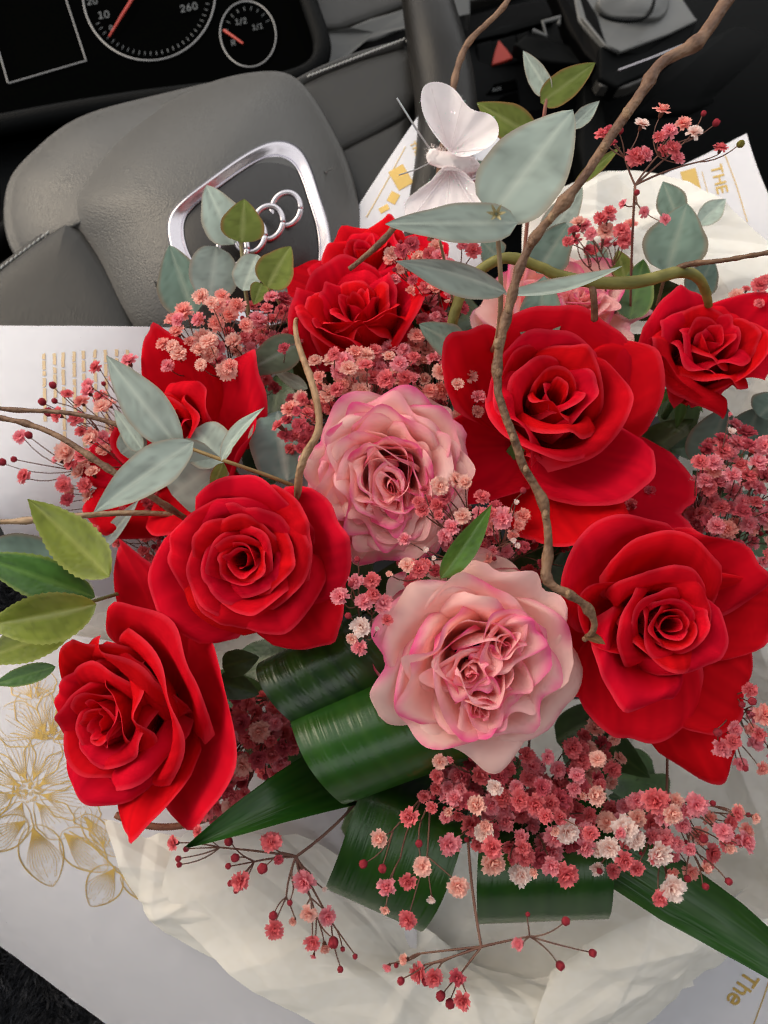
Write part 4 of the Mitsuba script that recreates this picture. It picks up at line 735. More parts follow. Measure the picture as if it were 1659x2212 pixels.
for lab, spots in (('dark filler leaves deep in the gap left of the spiral rose', ((420, 830), (520, 880), (560, 950), (470, 820), (600, 1000), (540, 830), (630, 960), (600, 860), (440, 1080))),
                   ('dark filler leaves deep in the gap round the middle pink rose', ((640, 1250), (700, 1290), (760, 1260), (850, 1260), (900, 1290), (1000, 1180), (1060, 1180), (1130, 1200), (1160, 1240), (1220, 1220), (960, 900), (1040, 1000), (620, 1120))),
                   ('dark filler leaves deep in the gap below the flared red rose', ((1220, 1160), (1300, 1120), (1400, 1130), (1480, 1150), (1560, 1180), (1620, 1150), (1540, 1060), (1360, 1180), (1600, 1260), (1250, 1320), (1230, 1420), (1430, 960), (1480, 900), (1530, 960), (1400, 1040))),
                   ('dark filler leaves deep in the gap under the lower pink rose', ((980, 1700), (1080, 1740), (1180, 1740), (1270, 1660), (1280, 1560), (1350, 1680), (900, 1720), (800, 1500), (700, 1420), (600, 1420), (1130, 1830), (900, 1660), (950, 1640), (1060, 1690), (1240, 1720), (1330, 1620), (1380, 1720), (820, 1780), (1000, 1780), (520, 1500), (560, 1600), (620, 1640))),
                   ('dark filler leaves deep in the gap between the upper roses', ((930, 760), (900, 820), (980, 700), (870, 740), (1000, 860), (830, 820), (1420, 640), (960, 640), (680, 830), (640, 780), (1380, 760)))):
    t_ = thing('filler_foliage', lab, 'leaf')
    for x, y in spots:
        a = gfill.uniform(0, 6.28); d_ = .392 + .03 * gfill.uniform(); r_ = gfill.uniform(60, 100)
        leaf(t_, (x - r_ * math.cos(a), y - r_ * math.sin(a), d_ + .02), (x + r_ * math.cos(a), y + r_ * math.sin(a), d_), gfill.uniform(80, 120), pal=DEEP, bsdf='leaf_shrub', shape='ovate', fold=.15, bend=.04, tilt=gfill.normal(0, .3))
# folded strap leaves
def ribbon(path, wvec, widths, n=70, m=22, cup=0.0):
    """A long leaf bent into a loop: path = points along the leaf, wvec = points offset across it."""
    p, w = spline(PL(path), n), spline(PL(wvec), n) - spline(PL(path), n)
    w /= np.linalg.norm(w, axis=1, keepdims=True)
    wd = np.interp(np.linspace(0, 1, n), np.linspace(0, 1, len(widths)), widths)
    t = np.gradient(p, axis=0); nn = np.cross(t, w); nn /= np.linalg.norm(nn, axis=1, keepdims=True)
    u = np.linspace(-1, 1, m)
    v = p[:, None] + u[None, :, None] * (wd[:, None] * w)[:, None] / 2 + nn[:, None] * cup * (np.abs(u)[None, :, None] ** 2)
    uv = np.stack(np.meshgrid(np.linspace(0, 3, n), u, indexing='ij')[::-1], -1).reshape(-1, 2)
    return (v.reshape(-1, 3), gridf(n, m)), uv
def strap(parent, path, wvec, wpx, cup=0.0, name='leaf_blade', c=(0.013, 0.062, 0.007), **k):
    d = np.mean([q_[2] for q_ in path]); m, uv = ribbon(path, wvec, [M(w, d) for w in wpx], cup=cup, **k)
    s = nseed(); nz = meshkit.fbm(np.stack([uv[:, 0] * 14, uv[:, 1] * 1.2, uv[:, 0] * 0 + s], -1), 3, s)[:, None]
    st = sst(.42, .62, meshkit.noise(np.stack([uv[:, 0] * 9, uv[:, 1] * .25, uv[:, 0] * 0], -1), s + 1))[:, None]
    col = np.array(c) * (.75 + .5 * nz) * (1 - .35 * st) + np.array([.03, .085, .008]) * .35 * st
    return part(parent, name, m, 'leaf_gloss', True, np.clip(col, 0, 1), uv=uv)
a1 = thing('strap_leaf', 'glossy strap leaf in a big loop left of the lower pink rose', 'leaf')
def shift(path, dx, dy, dd=0.0): return [(x + dx, y + dy, d + dd) for x, y, d in path]
p_ = [(x + 30, y - 36, d + .026) for x, y, d in [(860, 1560, .365), (780, 1500, .345), (745, 1495, .325), (752, 1540, .303), (785, 1620, .292), (832, 1690, .296), (858, 1722, .312), (850, 1700, .335), (800, 1640, .350)]]
strap(a1, p_, shift(p_, 290, -105, .004), (290, 300, 306, 306, 300, 296, 290, 280, 260), c=(.017, .075, .008))
p_ = [(800, 1640, .365), (700, 1690, .345), (600, 1735, .325), (500, 1785, .315), (408, 1832, .312)]
strap(a1, p_, shift(p_, 60, 110, -.01), (200, 150, 110, 62, 3), cup=.004)
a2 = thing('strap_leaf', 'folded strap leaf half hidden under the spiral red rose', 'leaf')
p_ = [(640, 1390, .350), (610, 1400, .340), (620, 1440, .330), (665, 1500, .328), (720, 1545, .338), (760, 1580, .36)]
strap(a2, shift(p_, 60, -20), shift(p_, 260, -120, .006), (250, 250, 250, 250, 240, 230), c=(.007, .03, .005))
a3 = thing('strap_leaf', 'broad strap leaf slanting down at the bottom centre behind the pale buds', 'leaf')
p_ = [(960, 1690, .375), (900, 1720, .352), (890, 1760, .342), (868, 1830, .338), (838, 1910, .342), (812, 1960, .352), (815, 1950, .375)]
strap(a3, p_, shift(p_, 200, 90, .004), (230, 236, 240, 242, 240, 236, 220))
a4 = thing('strap_leaf', 'strap leaf folded into a squared loop at the bottom right of centre', 'leaf')
p_ = [(1180, 1720, .375), (1182, 1770, .355), (1182, 1830, .340), (1180, 1900, .336), (1178, 1960, .342), (1176, 1990, .354), (1176, 1970, .374), (1176, 1900, .39)]
strap(a4, p_, shift(p_, 200, -8, .004), (280, 284, 286, 286, 286, 284, 280, 280))
a5 = thing('strap_leaf', 'long pointed strap leaf running off the lower right edge', 'leaf')
p_ = [(1240, 1790, .36), (1350, 1850, .345), (1460, 1920, .338), (1570, 1990, .332), (1680, 2070, .328), (1800, 2160, .326)]
strap(a5, p_, shift(p_, 60, -100, -.004), (110, 140, 140, 118, 80, 30), cup=.004)
# twigs
TW = dict(a=(.11, .05, .025), b=(.22, .12, .065))
t1 = thing('willow_twig', 'long knobbly brown twig winding from the top right corner down to the lower pink rose', 'twig')
stem(t1, [(1640, -60, .30), (1570, 0, .295), (1500, 95, .287), (1430, 135, .28), (1392, 190, .276), (1350, 250, .272), (1300, 325, .268), (1250, 398, .266), (1185, 476, .264), (1145, 530, .264), (1118, 595, .264), (1098, 670, .264), (1080, 745, .264), (1074, 810, .265), (1082, 870, .265), (1112, 950, .266), (1132, 1010, .268), (1168, 1072, .27), (1182, 1130, .27), (1184, 1200, .27), (1184, 1255, .268), (1230, 1284, .266), (1272, 1318, .268), (1284, 1348, .270), (1262, 1382, .276)],
     (38, 30, 27, 23, 21, 19, 18, 17, 19, 17, 19, 16, 20, 15, 13), n=150, sides=10, knob=.4, seed=4, bsdf='bark', **TW)
for x, y, d_, r_ in ((1352, 246, .270, 11), (1304, 318, .266, 9), (1190, 470, .262, 9), (1148, 524, .262, 8), (1098, 668, .262, 8), (1074, 742, .262, 10), (1078, 806, .263, 9), (1108, 946, .264, 9), (1136, 1014, .266, 8), (1178, 1112, .268, 9), (1228, 1284, .264, 8)):
    m_ = trimesh.creation.icosphere(2, 1.0); v_ = np.array(m_.vertices) * [1, 1.5, 1]; v_ = v_ * (1 + .3 * (meshkit.noise(v_ * 2, int(x)) - .5))[:, None]
    v_ = P(x, y, d_) + M(r_ * .8, d_) * (v_[:, :1] * RT + v_[:, 1:2] * UP - v_[:, 2:] * FW); part(t1, 'bud', (v_, m_.faces), 'bark', True, bark_color((v_,), (.16, .08, .04), (.28, .17, .09)))
leaf(t1, (1262, 1372, .274), (1308, 1392, .270), 26, pal=dict(c=(.16, .08, .04), vein=(.2, .12, .06), edge=(.12, .06, .03)), name='dry_tip', fold=.5, tilt=.6)
t2 = thing('willow_twig', 'thin brown twig rising behind the butterfly to the top edge', 'twig')
stem(t2, [(1110, -30, .40), (1062, 42, .395), (1012, 92, .39), (990, 140, .385), (978, 190, .38), (960, 300, .38), (930, 520, .40)], (11, 13, 15, 16), n=60, knob=.25, seed=5, bsdf='bark', **TW)
t3 = thing('willow_twig', 'thick olive green twig arching over the rear pink rose', 'twig')
stem(t3, [(962, 800, .36), (972, 730, .352), (990, 650, .345), (1030, 590, .338), (1090, 558, .334), (1150, 570, .332), (1220, 598, .33), (1310, 612, .328), (1400, 604, .33), (1470, 588, .335), (1512, 606, .345), (1530, 660, .36)], (24, 24, 23, 22, 24, 26, 24, 18), n=70, sides=12, a=(.13, .12, .02), b=(.23, .21, .05), knob=.08, seed=6)
stem(t3, [(1460, 584, .334), (1482, 572, .332), (1540, 565, .328), (1600, 556, .325), (1700, 540, .32)], (14, 11, 9, 9), name='side_twig', n=40, knob=.3, seed=7, bsdf='bark', **TW)
stem(t3, [(1278, 612, .328), (1282, 640, .33), (1284, 690, .34)], (16, 15, 16), name='side_twig', n=14, bsdf='bark', **TW)
t4 = thing('willow_twig', 'short brown twig lying over the rearmost red rose', 'twig')
stem(t4, [(860, 480, .355), (826, 520, .35), (796, 548, .348), (755, 582, .35)], (14, 14, 10), n=24, knob=.15, seed=8, bsdf='bark', **TW)
t5 = thing('willow_twig', 'curved tan twig between the cup shaped rose and the middle pink rose', 'twig')
stem(t5, [(640, 690, .36), (650, 760, .338), (675, 830, .325), (688, 890, .316), (684, 940, .31), (658, 985, .306), (645, 1035, .31), (640, 1080, .33)], (12, 14, 16, 16, 16, 14), n=60, knob=.15, seed=9, bsdf='bark', a=(.24, .13, .06), b=(.36, .22, .12))
t6 = thing('willow_twig', 'upper of the thin twigs reaching out to the left edge', 'twig')
stem(t6, [(-40, 872, .36), (40, 886, .358), (130, 890, .355), (230, 910, .352), (330, 950, .36)], (9, 10, 11), n=40, knob=.3, seed=10, bsdf='bark', **TW)
t7 = thing('willow_twig', 'middle of the thin twigs at the left, bending down behind the spiral rose', 'twig')
stem(t7, [(-40, 896, .345), (60, 916, .342), (130, 945, .338), (200, 990, .334), (260, 1030, .332), (330, 1075, .336), (400, 1120, .35)], (10, 12, 14, 15, 14), n=60, knob=.3, seed=11, bsdf='bark', **TW)
t8 = thing('willow_twig', 'lowest of the thin twigs at the left, pale and straight', 'twig')
stem(t8, [(-40, 1128, .365), (60, 1124, .362), (170, 1114, .36), (300, 1108, .362), (420, 1120, .37)], (11, 13, 12), n=40, knob=.25, seed=12, bsdf='bark', a=(.28, .18, .10), b=(.40, .27, .16))
t9 = thing('willow_twig', 'dark red twig curving under the lowest left red rose', 'twig')
stem(t9, [(250, 1760, .372), (330, 1785, .37), (400, 1782, .37), (480, 1755, .375)], (15, 15, 14), n=30, bsdf='bark', a=(.16, .04, .02), b=(.22, .08, .04))
# butterfly ornament
bf = thing('butterfly_ornament', 'white feather butterfly ornament with glitter wings and wire antennae', 'butterfly')
def wing(pts, d0, d1, hinge, seed):
    o = closed_spline([(x, y, 0) for x, y in pts], 72)[:, :2]; c = np.array(hinge, float); rows = []
    for r_ in np.linspace(0, 1, 16):
        xy = c + (o - c) * r_; ang = np.arctan2(xy[:, 1] - c[1], xy[:, 0] - c[0] + 1e-9)
        rows.append([(x, y, d0 + (d1 - d0) * r_ + .00045 * math.sin(17 * a_ + seed) * r_ + .002 * math.sin(3 * a_) * r_) for (x, y), a_ in zip(xy, ang)])
    v = np.array([PL(r_) for r_ in rows]); flatv = v.reshape(-1, 3)
    n_ = meshkit.fbm(flatv * 300, 3, seed)[:, None]
    return (flatv, gridf(16, 72, True)), np.array([.93, .88, .89]) * (.92 + .14 * n_), o
gl = []
for nm, pts, d0, d1, h, s in (('upper_wing', [(966, 322), (925, 270), (909, 214), (918, 184), (948, 177), (985, 196), (1008, 226), (1020, 236), (1056, 246), (1076, 270), (1074, 298), (1040, 326), (1010, 338), (985, 336)], .352, .336, (972, 330), 3),
                              ('lower_wing', [(958, 362), (925, 396), (882, 428), (873, 452), (880, 474), (920, 490), (1000, 486), (1042, 458), (1040, 420), (1012, 380), (990, 364)], .352, .342, (972, 362), 4)):
    m, col, o = wing(pts, d0, d1, h, s); part(bf, nm, m, 'wing', True, col)
    gw = np.random.default_rng(s); vv_ = m[0]
    for t_ in np.linspace(0, 1, 7)[:-1]:
        q_ = o[int(t_ * 72)]; dq = d0 + (d1 - d0) * .95
        part(bf, 'wing_vein', tube(PL([(h[0], h[1], d0 - .001), ((h[0] + q_[0]) / 2, (h[1] + q_[1]) / 2, (d0 + dq) / 2 - .0012), (h[0] + .94 * (q_[0] - h[0]), h[1] + .94 * (q_[1] - h[1]), dq - .0012)]), M(1.1, .35), 5), 'fluff')
    for _ in range(170):
        p = vv_[gw.integers(72 * 3, len(vv_))] - FW * .0006 + gw.normal(0, .0006, 3); a, b = gw.normal(0, 1, 3), gw.normal(0, 1, 3)
        gl.append((np.array([p, p + nrm(a) * .0006, p + nrm(b) * .0006]), np.array([[0, 1, 2]])))
gm = cat(gl); gc = np.repeat(np.random.default_rng(2).choice([0, 1, 2], len(gl)), 3)
k = part(bf, 'glitter', gm, 'glitter', False, np.array([[.95, .95, .95], [.55, .95, .8], [.95, .75, .95]])[gc]); labels[k] = {'kind': 'stuff'}
bm = px_tube([(934, 336, .349), (948, 344, .346), (985, 350, .345), (1022, 358, .347), (1032, 362, .349)], (14, 34, 36, 34, 12), n=30, sides=18)
v = bm[0]; c_ = v.mean(0); v = v + (meshkit.fbm(v * 700, 3, 5)[:, None] - .5) * .003 * np.array([nrm(x) for x in v - c_])
part(bf, 'body', (v, bm[1]), 'fluff')
hm = trimesh.creation.icosphere(3, M(17, .345)); hv = hm.vertices * (1 + .35 * (meshkit.fbm(hm.vertices * 700, 3, 6)[:, None] - .5)); part(bf, 'head', (hv + P(938, 340, .346), hm.faces), 'fluff')
gw = np.random.default_rng(9); hr = []
for _ in range(500):
    t_ = gw.uniform(); p = P(930 + 100 * t_, 334 + 28 * t_, .3465); d_ = nrm(gw.normal(0, 1, 3) - .4 * FW); q_ = p + d_ * M(17, .346)
    hr.append(tube([q_, q_ + d_ * .0012 + gw.normal(0, .0004, 3)], [.00012, .00005], 3))
k = part(bf, 'body_fuzz', cat(hr), 'fluff', False); labels[k] = {'kind': 'stuff'}
part(bf, 'antenna', tube(PL([(934, 330, .346), (900, 280, .343), (857, 212, .34)]), M(2.2, .345), 6), 'wire')
part(bf, 'antenna', tube(PL([(932, 350, .346), (900, 366, .344), (862, 378, .342)]), M(1.4, .345), 6), 'wire')
part(bf, 'clip', puff([(1010, 366, .352), (1034, 360, .352), (1040, 380, .352), (1016, 388, .352)], .001, smoothc=False, skirt=.004, rnd=.001, n=40), 'chrome', 40)
# ================================================================== BABY'S BREATH (small double blooms on wiry stems)
def bloom_mesh(seed, open_=1.0):
    """Unit bloom: three whorls of notched petals over a small calyx, axis +z."""
    g = np.random.default_rng(seed); V, F, C, n = [], [], [], 0
    for lay, (cnt, tilt, L, w) in enumerate(((9, 84, 1.0, .50), (9, 66, .97, .48), (8, 48, .92, .46), (7, 30, .86, .42), (5, 12, .74, .36))):
        for k in range(cnt):
            a = 2 * np.pi * (k + g.uniform(-.25, .25)) / cnt + lay * .4; ti = math.radians(tilt * open_ + g.normal(0, 9)); l = L * g.uniform(.82, 1.1)
            s = np.array([0, .45, .8, 1.0]); ww = np.array([.25, .75, 1.0, .8]) * w
            curl = g.normal(.1, .18); rows = []
            for si, wi in zip(s, ww):
                t2 = ti + curl * si * si; r = l * si * math.sin(t2); z = l * si * math.cos(t2) * .8
                for c, off in ((-1, 0), (0, -.05 * si), (1, 0)):
                    rr = r + (-.10 if (c == 0 and si == 1.0) else 0); x, y = rr, c * wi * .5
                    rows.append((x * math.cos(a) - y * math.sin(a), x * math.sin(a) + y * math.cos(a), z + off + g.normal(0, .03)))
            V.append(rows); F.append(gridf(4, 3) + n); n += 12
            C.append(np.repeat(s, 3))
    v = np.array(V).reshape(-1, 3); f = np.vstack(F); c = np.concatenate(C)
    a = np.arange(7) * 2 * np.pi / 7
    cv = np.array([(r * math.cos(t), r * math.sin(t), z) for r, z in ((.05, -.75), (.20, -.55), (.27, -.2), (.30, .12)) for t in a])
    cf = gridf(4, 7, True) + len(v)
    return np.vstack([v, cv]), np.vstack([f, cf]), np.r_[c, -np.ones(len(cv))]
def bud_mesh(seed):
    m = trimesh.creation.icosphere(3, 1.0); v = np.array(m.vertices); z = v[:, 2].copy(); a = np.arctan2(v[:, 1], v[:, 0])
    v *= (1 + .05 * np.sin(5 * a + 3 * z) + (.10 * np.sin(9 * a + 7 * z) * sst(.1, .8, z)))[:, None]; v[:, 2] = v[:, 2] * 1.12 - .18 * sst(.75, 1, z)
    return v, np.array(m.faces), z
def shade_bloom(c, pal, seed):
    g = np.random.default_rng(seed); inner, outer = np.array(pal[0]), np.array(pal[1]); t = np.clip(c, 0, 1)[:, None]
    col = inner * (1 - t) + outer * t; col = col * g.uniform(.88, 1.1, (len(c) // 12 + 1)).repeat(12)[:len(c), None]
    return np.clip(np.where(c[:, None] < 0, np.array([.16, .07, .05]), col), 0, 1)
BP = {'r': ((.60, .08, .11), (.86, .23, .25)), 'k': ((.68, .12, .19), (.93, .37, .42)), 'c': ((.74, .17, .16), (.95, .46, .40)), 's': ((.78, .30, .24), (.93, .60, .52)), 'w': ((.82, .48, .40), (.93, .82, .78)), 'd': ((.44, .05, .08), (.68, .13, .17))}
BLOOMS, BUDS = {}, {}
for c_, pal in BP.items():
    BLOOMS[c_] = []
    for j in range(4):
        v, f, t = bloom_mesh(300 + j + 10 * ord(c_), (1.0, .8, .95, .65)[j])
        BLOOMS[c_].append(mikit.ply((v, f), 'small_petal', True, color=shade_bloom(t, pal, j)))
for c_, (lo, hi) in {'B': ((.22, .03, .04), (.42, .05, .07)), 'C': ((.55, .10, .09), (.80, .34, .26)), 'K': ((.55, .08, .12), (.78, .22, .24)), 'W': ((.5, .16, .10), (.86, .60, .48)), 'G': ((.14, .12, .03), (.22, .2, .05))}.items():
    v, f, z = bud_mesh(1); t = sst(-.5, .7, z)[:, None]
    BUDS[c_] = mikit.ply((v, f), 'small_petal', True, color=np.array(lo) * (1 - t) + np.array(hi) * t)
for c_, src in (('C', 's'), ('K', 'k'), ('W', 'w')):
    v, f, t = bloom_mesh(700 + ord(c_), .34); v = v * [1.15, 1.15, 1.0] - [0, 0, .35]
    BUDS[c_] = mikit.ply((v, f), 'small_petal', True, color=shade_bloom(t, BP[src], 5))
gy = np.random.default_rng(2024)
def spray(label, root, tips=(), blobs=(), mid=None, stemc=((.14, .06, .045), (.20, .10, .07)), groupsize=4, tilt=(0, .35)):
    """root: (x, y, d); tips: (x, y, d, size px, kind); blobs: (cx, cy, rx, ry, count, d, kinds, size)."""
    key = thing('babys_breath_sprig', label, "baby's breath"); T_ = list(tips)
    for cx, cy, rx, ry, cnt, d, kinds, size in blobs:
        pts = []; tries = 0
        while len(pts) < cnt and tries < 4000:
            tries += 1; a, r = gy.uniform(0, 6.283), math.sqrt(gy.uniform()); x, y = cx + rx * r * math.cos(a), cy + ry * r * math.sin(a)
            if all((x - p[0]) ** 2 + (y - p[1]) ** 2 > (size * .62) ** 2 for p in pts) or tries > 2500: pts.append((x, y))
        for x, y in pts: T_.append((x, y, d + gy.normal(0, .011), size * gy.uniform(.75, 1.2), gy.choice(list(kinds))))
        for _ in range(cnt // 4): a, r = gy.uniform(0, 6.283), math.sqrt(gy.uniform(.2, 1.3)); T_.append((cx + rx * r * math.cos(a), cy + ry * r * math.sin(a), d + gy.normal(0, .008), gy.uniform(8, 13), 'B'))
    R_ = P(*root); W = np.array([P(*t[:3]) for t in T_]); tubes = []
    # branching: tips gather into nodes, nodes into the root
    K = max(1, len(W) // groupsize); cen = W[gy.choice(len(W), K, replace=False)]
    for _ in range(8):
        idx = cKDTree(cen).query(W)[1]; cen = np.array([W[idx == k].mean(0) if (idx == k).any() else cen[k] for k in range(K)])
    idx = cKDTree(cen).query(W)[1]; dirs = {}
    M_ = P(*mid) if mid else None
    for k in range(K):
        if not (idx == k).any(): continue
        hub = M_ if M_ is not None and np.linalg.norm(M_ - cen[k]) < np.linalg.norm(R_ - cen[k]) else R_
        nd = cen[k] + .30 * (hub - cen[k]) + FW * .004; L = np.linalg.norm(nd - hub)
        q = spline([hub, hub * .5 + nd * .5 + gy.normal(0, .04 * L, 3), nd], 8); tubes.append(tube(q, np.linspace(.00055, .00038, 8), 5))
        for j in np.nonzero(idx == k)[0]:
            l = np.linalg.norm(W[j] - nd); ax = nrm(-FW + tilt[0] * RT + tilt[1] * UP + .55 * nrm(W[j] - nd) + gy.normal(0, .30, 3)); dirs[j] = ax
            s = M(T_[j][3], T_[j][2]) / 2; e = W[j] - ax * s * (.75 if T_[j][4].islower() else .95)
            a = nd if gy.uniform() < .6 else nd + (W[j] - nd) * .3
            tubes.append(tube(spline([nd, (nd + e) / 2 + gy.normal(0, .05 * l, 3), e], 6), np.linspace(.00036, .00024, 6), 4))
    if M_ is not None: tubes.append(tube(spline([R_, (R_ + M_) / 2 + gy.normal(0, .002, 3), M_], 8), .00065, 5))
    tm = cat(tubes); part(key, 'stem', tm, 'stem', True, bark_color(tm, *stemc))
    for j, t in enumerate(T_):
        s = M(t[3], t[2]) / 2; z = dirs[j]; x = nrm(np.cross(z, gy.normal(0, 1, 3))); y = np.cross(z, x)
        m = np.eye(4); m[:3, :3] = np.stack([x, y, z], 1) * s; m[:3, 3] = W[j]
        src = BLOOMS[t[4]][gy.integers(4)] if t[4].islower() else BUDS[t[4]]
        scene[numbered(key + ('__flower' if t[4].islower() else '__bud'))] = {**src, 'to_world': mi.ScalarTransform4f(m)}
    return key
def at(d, *t): return [(x, y, d + gy.normal(0, .003), s, c) for x, y, s, c in t]
spray("tall baby's breath sprig standing against the dark footwell at the top right", (1362, 680, .40), at(.345, (1430, 240, 42, 'c'), (1386, 270, 38, 'w'), (1476, 268, 38, 'c'), (1446, 284, 38, 'k'), (1500, 286, 40, 'w'), (1452, 322, 42, 'r'), (1374, 340, 48, 'r'), (1392, 334, 40, 'k'), (1432, 326, 32, 'r'), (1464, 342, 34, 'k'), (1557, 320, 36, 'r'), (1424, 296, 30, 'r'),
      (1520, 245, 11, 'B'), (1547, 265, 15, 'B'), (1340, 282, 14, 'B'), (1300, 290, 34, 'r'), (1316, 282, 28, 'd'), (1600, 311, 16, 'G'), (1376, 416, 12, 'B'), (1346, 440, 24, 'k'), (1391, 458, 26, 'k'), (1436, 474, 28, 'k'), (1326, 310, 20, 'd')), mid=(1372, 400, .355))
spray("baby's breath in front of the cream tissue right of the large eucalyptus leaf", (1330, 680, .41), at(.385, (1250, 484, 40, 's'), (1244, 520, 34, 'd'), (1298, 472, 36, 'r'), (1316, 468, 34, 'k'), (1308, 500, 44, 's'), (1350, 518, 44, 'r'), (1340, 505, 36, 'c'), (1270, 540, 26, 'd')), [(1300, 500, 90, 45, 9, .39, 'rkcd', 34)])
spray("baby's breath tucked over the rearmost red roses under the butterfly", (950, 720, .41), at(.355, (845, 548, 36, 's'), (872, 545, 38, 'c'), (1022, 542, 40, 'r'), (942, 612, 42, 's'), (928, 550, 36, 'r'), (1000, 530, 30, 'k')), [(905, 580, 70, 60, 14, .36, 'rkscd', 36), (960, 660, 40, 50, 7, .37, 'rkds', 36)])
spray("full salmon baby's breath cluster above the left red rose, below the badge", (520, 900, .42), at(.365, (490, 800, 50, 's'), (452, 738, 46, 's'), (506, 740, 46, 's'), (384, 692, 36, 'k'), (352, 744, 36, 'c'), (386, 764, 42, 's'), (470, 660, 44, 'c'), (480, 640, 36, 'c'), (455, 765, 44, 's'), (362, 790, 34, 'k'), (428, 690, 36, 'k')),
      [(465, 715, 105, 80, 26, .372, 'kccsr', 40), (590, 700, 60, 62, 18, .38, 'rrkd', 38), (560, 820, 40, 40, 5, .39, 'rd', 32)])
spray("sparse baby's breath sprig spreading over the white paper at the far left", (420, 1090, .40), at(.372, (207, 794, 36, 'r'), (190, 832, 34, 'k'), (146, 852, 30, 'r'), (114, 832, 15, 'B'), (91, 868, 16, 'B'), (118, 866, 12, 'B'), (44, 943, 38, 'k'), (52, 1029, 40, 'r'), (145, 980, 60, 's'), (62, 940, 16, 'B'), (5, 998, 16, 'B'), (30, 992, 13, 'B'), (125, 896, 40, 'r'), (165, 905, 40, 'r'), (105, 890, 20, 'B'), (220, 880, 44, 's'), (200, 940, 40, 'c'), (278, 780, 44, 'k'), (250, 820, 36, 's'), (186, 1000, 44, 's'), (138, 1050, 36, 'r'), (186, 1050, 42, 'r'), (146, 1080, 34, 'd'), (125, 1100, 12, 'B')),
      [(180, 1010, 60, 70, 12, .38, 'rkrs', 38), (220, 900, 50, 70, 8, .385, 'rkc', 36)])
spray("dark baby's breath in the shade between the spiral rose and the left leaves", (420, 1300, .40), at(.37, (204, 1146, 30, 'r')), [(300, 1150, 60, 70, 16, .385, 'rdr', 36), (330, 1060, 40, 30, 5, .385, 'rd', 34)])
spray("dense baby's breath bank between the cup shaped rose and the middle pink rose", (800, 980, .40), at(.345, (628, 884, 46, 'c'), (710, 850, 46, 's'), (740, 820, 44, 's'), (790, 770, 44, 's')), [(770, 805, 105, 45, 30, .35, 'scsckr', 42), (850, 790, 60, 40, 12, .352, 'rkr', 40), (640, 915, 36, 60, 14, .352, 'drd', 34), (690, 870, 40, 40, 9, .352, 'csr', 40)])
spray("baby's breath between the middle pink rose and the flared red rose", (960, 1000, .40), (), [(930, 790, 60, 90, 24, .362, 'skcrd', 40), (1010, 870, 30, 60, 9, .36, 'skc', 38), (940, 720, 40, 40, 7, .37, 'kds', 36)])
spray("baby's breath over the right shoulder of the middle pink rose", (1060, 1260, .37), at(.30, (950, 1050, 46, 's'), (985, 1038, 44, 's'), (1005, 1044, 40, 's'), (975, 1140, 44, 'k'), (1000, 1115, 40, 's'), (960, 1160, 40, 'k'), (1085, 1120, 52, 'k'), (1040, 1075, 40, 'r'), (1060, 1110, 36, 'r'), (875, 1165, 34, 'k'), (904, 1230, 46, 'r'), (880, 1222, 40, 's'), (1118, 1178, 17, 'W'), (1115, 1085, 17, 'W'), (1108, 1168, 18, 'W'), (920, 1188, 17, 'W'), (1130, 1060, 14, 'B'), (938, 1205, 15, 'W'), (840, 1240, 22, 'C')),
      [(935, 1085, 40, 30, 8, .31, 'rdd', 32), (1050, 1150, 100, 55, 28, .335, 'rkdc', 36), (900, 1235, 50, 30, 6, .325, 'rd', 38), (1170, 1200, 60, 50, 8, .35, 'rd', 34)], groupsize=3)
spray("small baby's breath sprig between the spiral rose and the lower pink rose", (800, 1420, .36), at(.30, (734, 1288, 44, 'k'), (768, 1256, 38, 'k'), (803, 1254, 42, 'r'), (788, 1300, 46, 'k'), (826, 1304, 48, 'k'), (780, 1352, 52, 'w'), (806, 1284, 36, 'r'), (776, 1398, 42, 'k'), (760, 1380, 28, 's'), (814, 1358, 14, 'W'), (772, 1208, 13, 'B'), (758, 1262, 13, 'B'), (752, 1330, 14, 'B'), (836, 1340, 30, 'r')))
spray("broad dusky baby's breath bank at the right edge below the flared red rose", (1500, 1300, .40), at(.34, (1540, 1000, 46, 'k'), (1522, 1040, 42, 'k'), (1580, 932, 26, 'W'), (1577, 895, 14, 'K'), (1636, 1000, 44, 'k'), (1650, 970, 36, 's'), (1618, 960, 36, 'd')),
      [(1590, 1040, 95, 120, 46, .355, 'rkcdk', 44), (1430, 1125, 110, 65, 36, .362, 'rdckk', 42), (1600, 1180, 70, 50, 12, .37, 'rdsk', 38)], groupsize=3)
spray("baby's breath at the right edge above the edge rose", (1690, 760, .40), at(.37, (1640, 616, 42, 'r'), (1655, 608, 36, 'r'), (1612, 626, 22, 'r'), (1645, 640, 36, 'k'), (1590, 642, 40, 's'), (1650, 700, 26, 'k'), (1625, 668, 16, 'B'), (1640, 655, 24, 'r')))
spray("deep pink baby's breath mass under the lowest left red rose", (620, 1500, .40), at(.355, (560, 1580, 54, 's'), (524, 1652, 54, 's'), (468, 1640, 46, 'c'), (500, 1740, 46, 's')), [(540, 1590, 90, 90, 44, .37, 'rdkr', 42), (470, 1700, 65, 80, 40, .368, 'rdr', 40), (600, 1600, 40, 70, 12, .372, 'rk', 38)], groupsize=5)
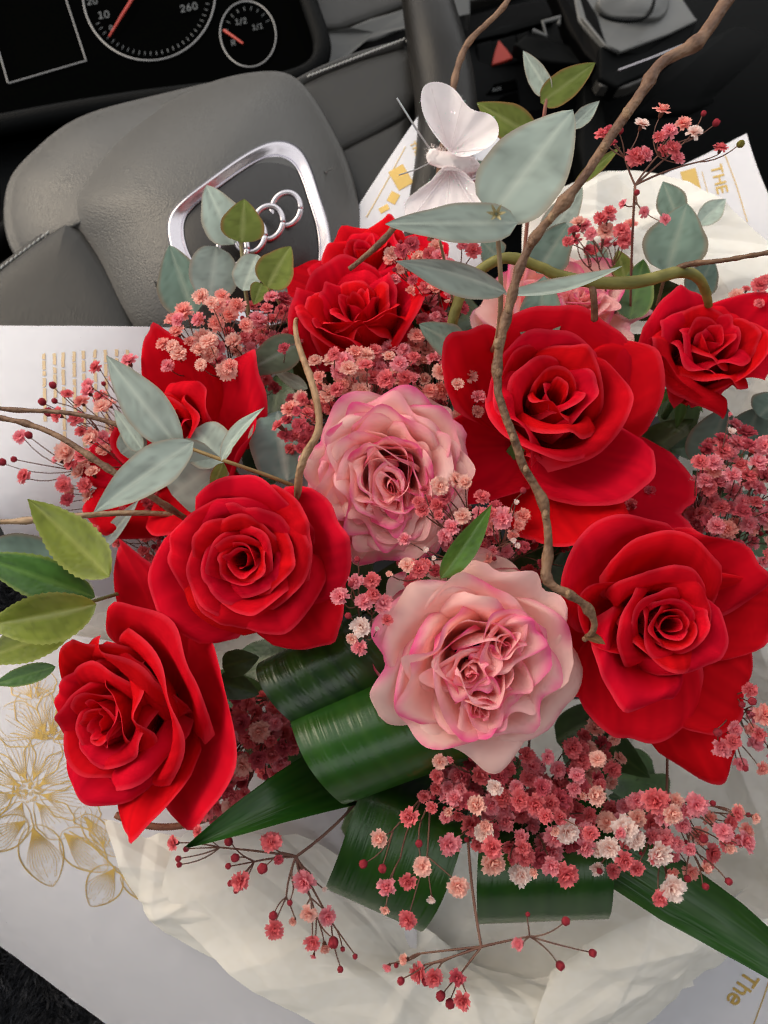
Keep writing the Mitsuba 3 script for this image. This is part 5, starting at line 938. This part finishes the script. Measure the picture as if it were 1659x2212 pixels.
spray("thick baby's breath bank directly below the lower pink rose", (1140, 1480, .40), at(.315, (950, 1645, 36, 's'), (972, 1642, 24, 'K'), (1285, 1718, 52, 's'), (1030, 1740, 50, 's'), (1048, 1784, 42, 'C'), (968, 1754, 32, 'C'), (1064, 1862, 64, 's'), (1124, 1890, 54, 'w'), (1152, 1884, 30, 'C'), (1045, 1800, 48, 'w'), (1070, 1700, 42, 'w'), (1200, 1795, 30, 'C'), (970, 1824, 56, 'k'), (1226, 1795, 60, 'w'), (1258, 1720, 26, 'C'), (1225, 1890, 60, 'r'), (1190, 1870, 46, 'k')),
      [(1110, 1690, 155, 62, 60, .332, 'rkrdk', 44), (1150, 1790, 140, 65, 34, .328, 'rkrd', 46), (1285, 1640, 55, 65, 20, .34, 'rds', 42), (960, 1720, 50, 50, 10, .33, 'rkr', 40)], groupsize=4, mid=(1120, 1740, .362))
spray("baby's breath with the whitest blooms below the tongue petalled red rose", (1430, 1440, .40), at(.312, (1422, 1842, 64, 'w'), (1350, 1790, 62, 'w'), (1450, 1918, 64, 'w'), (1316, 1832, 54, 'w'), (1372, 1812, 50, 'w'), (1504, 1739, 58, 'k'), (1416, 1730, 64, 'r'), (1376, 1880, 34, 'K'), (1527, 1876, 38, 'C'), (1576, 1834, 34, 'C'), (1632, 1766, 32, 'C'), (1607, 1819, 54, 'k'), (1574, 1904, 15, 'B'), (1524, 1915, 14, 'B'), (1426, 1940, 40, 'r'), (1470, 1770, 16, 'W'), (1485, 1898, 15, 'B'), (1340, 1800, 34, 'K'), (1520, 1812, 18, 'B'), (1540, 1735, 12, 'B'), (1590, 1760, 34, 'r')),
      [(1400, 1770, 90, 50, 18, .325, 'kkrs', 46), (1480, 1850, 70, 50, 10, .325, 'rkc', 42), (1340, 1850, 60, 50, 8, .325, 'rkw', 44), (1560, 1780, 60, 60, 8, .33, 'rkc', 40)], groupsize=3, mid=(1440, 1730, .345))
spray("loose baby's breath sprig with single blooms over the bottom left tissue", (800, 1690, .35), at(.318, (657, 1904, 54, 'k'), (520, 1904, 46, 'r'), (592, 2008, 46, 'r'), (707, 1979, 44, 'k'), (667, 1973, 42, 's'), (633, 1991, 28, 'C'), (675, 2034, 42, 'r'), (702, 2049, 36, 'C'), (720, 2036, 22, 'B'), (767, 2066, 11, 'B'), (735, 2094, 13, 'B'), (677, 2066, 18, 'K'), (377, 1821, 38, 'r'), (385, 1855, 13, 'B'), (402, 1834, 12, 'B'), (387, 1868, 12, 'B'), (602, 1857, 24, 'd'), (567, 1876, 22, 'B'), (586, 1818, 50, 'r'), (493, 1871, 13, 'B'), (700, 1921, 18, 'W'), (626, 1950, 12, 'B'), (590, 1978, 18, 'B'), (498, 1908, 13, 'B'), (510, 1924, 12, 'B'), (508, 1853, 18, 'B'), (740, 2050, 10, 'B'), (428, 1796, 30, 'r'), (494, 1818, 18, 'B')), groupsize=3, mid=(640, 1850, .33))
spray("loose baby's breath sprig in front of the slanting strap leaf", (930, 1700, .345), at(.305, (820, 1811, 46, 's'), (886, 1766, 50, 'r'), (990, 1914, 54, 's'), (912, 1872, 46, 's'), (882, 1902, 46, 'r'), (836, 1914, 48, 'k'), (932, 1943, 26, 'W'), (880, 1986, 46, 'r'), (833, 1966, 30, 'C'), (785, 1866, 18, 'B'), (826, 1876, 18, 'B'), (905, 1822, 16, 'B')), groupsize=3)
spray("baby's breath sprig hanging lowest, over the tissue at the bottom centre", (1010, 1780, .345), at(.312, (1120, 2039, 40, 'K'), (1280, 2059, 16, 'B'), (1210, 2086, 18, 'B'), (872, 2074, 34, 'C'), (837, 2090, 28, 'K'), (905, 2101, 46, 'r'), (937, 2111, 46, 'r'), (1002, 2159, 50, 'r'), (988, 2112, 40, 'd'), (952, 2151, 20, 'B'), (972, 2168, 20, 'B'), (866, 2119, 16, 'B'), (856, 2085, 10, 'B'), (1222, 1990, 18, 'B'), (1140, 1975, 10, 'B'), (920, 2120, 18, 'B')), groupsize=3, mid=(1040, 2045, .315))
spray("baby's breath sprig at the right edge beside the tongue shaped red petal", (1560, 1500, .37), at(.315, (1557, 1616, 50, 'k'), (1652, 1544, 54, 'c'), (1550, 1582, 18, 'B'), (1640, 1585, 36, 'r'), (1603, 1522, 14, 'B'), (1620, 1490, 36, 'r'), (1625, 1515, 18, 'B')), [(1630, 1600, 50, 70, 9, .33, 'rkc', 40)], groupsize=3)
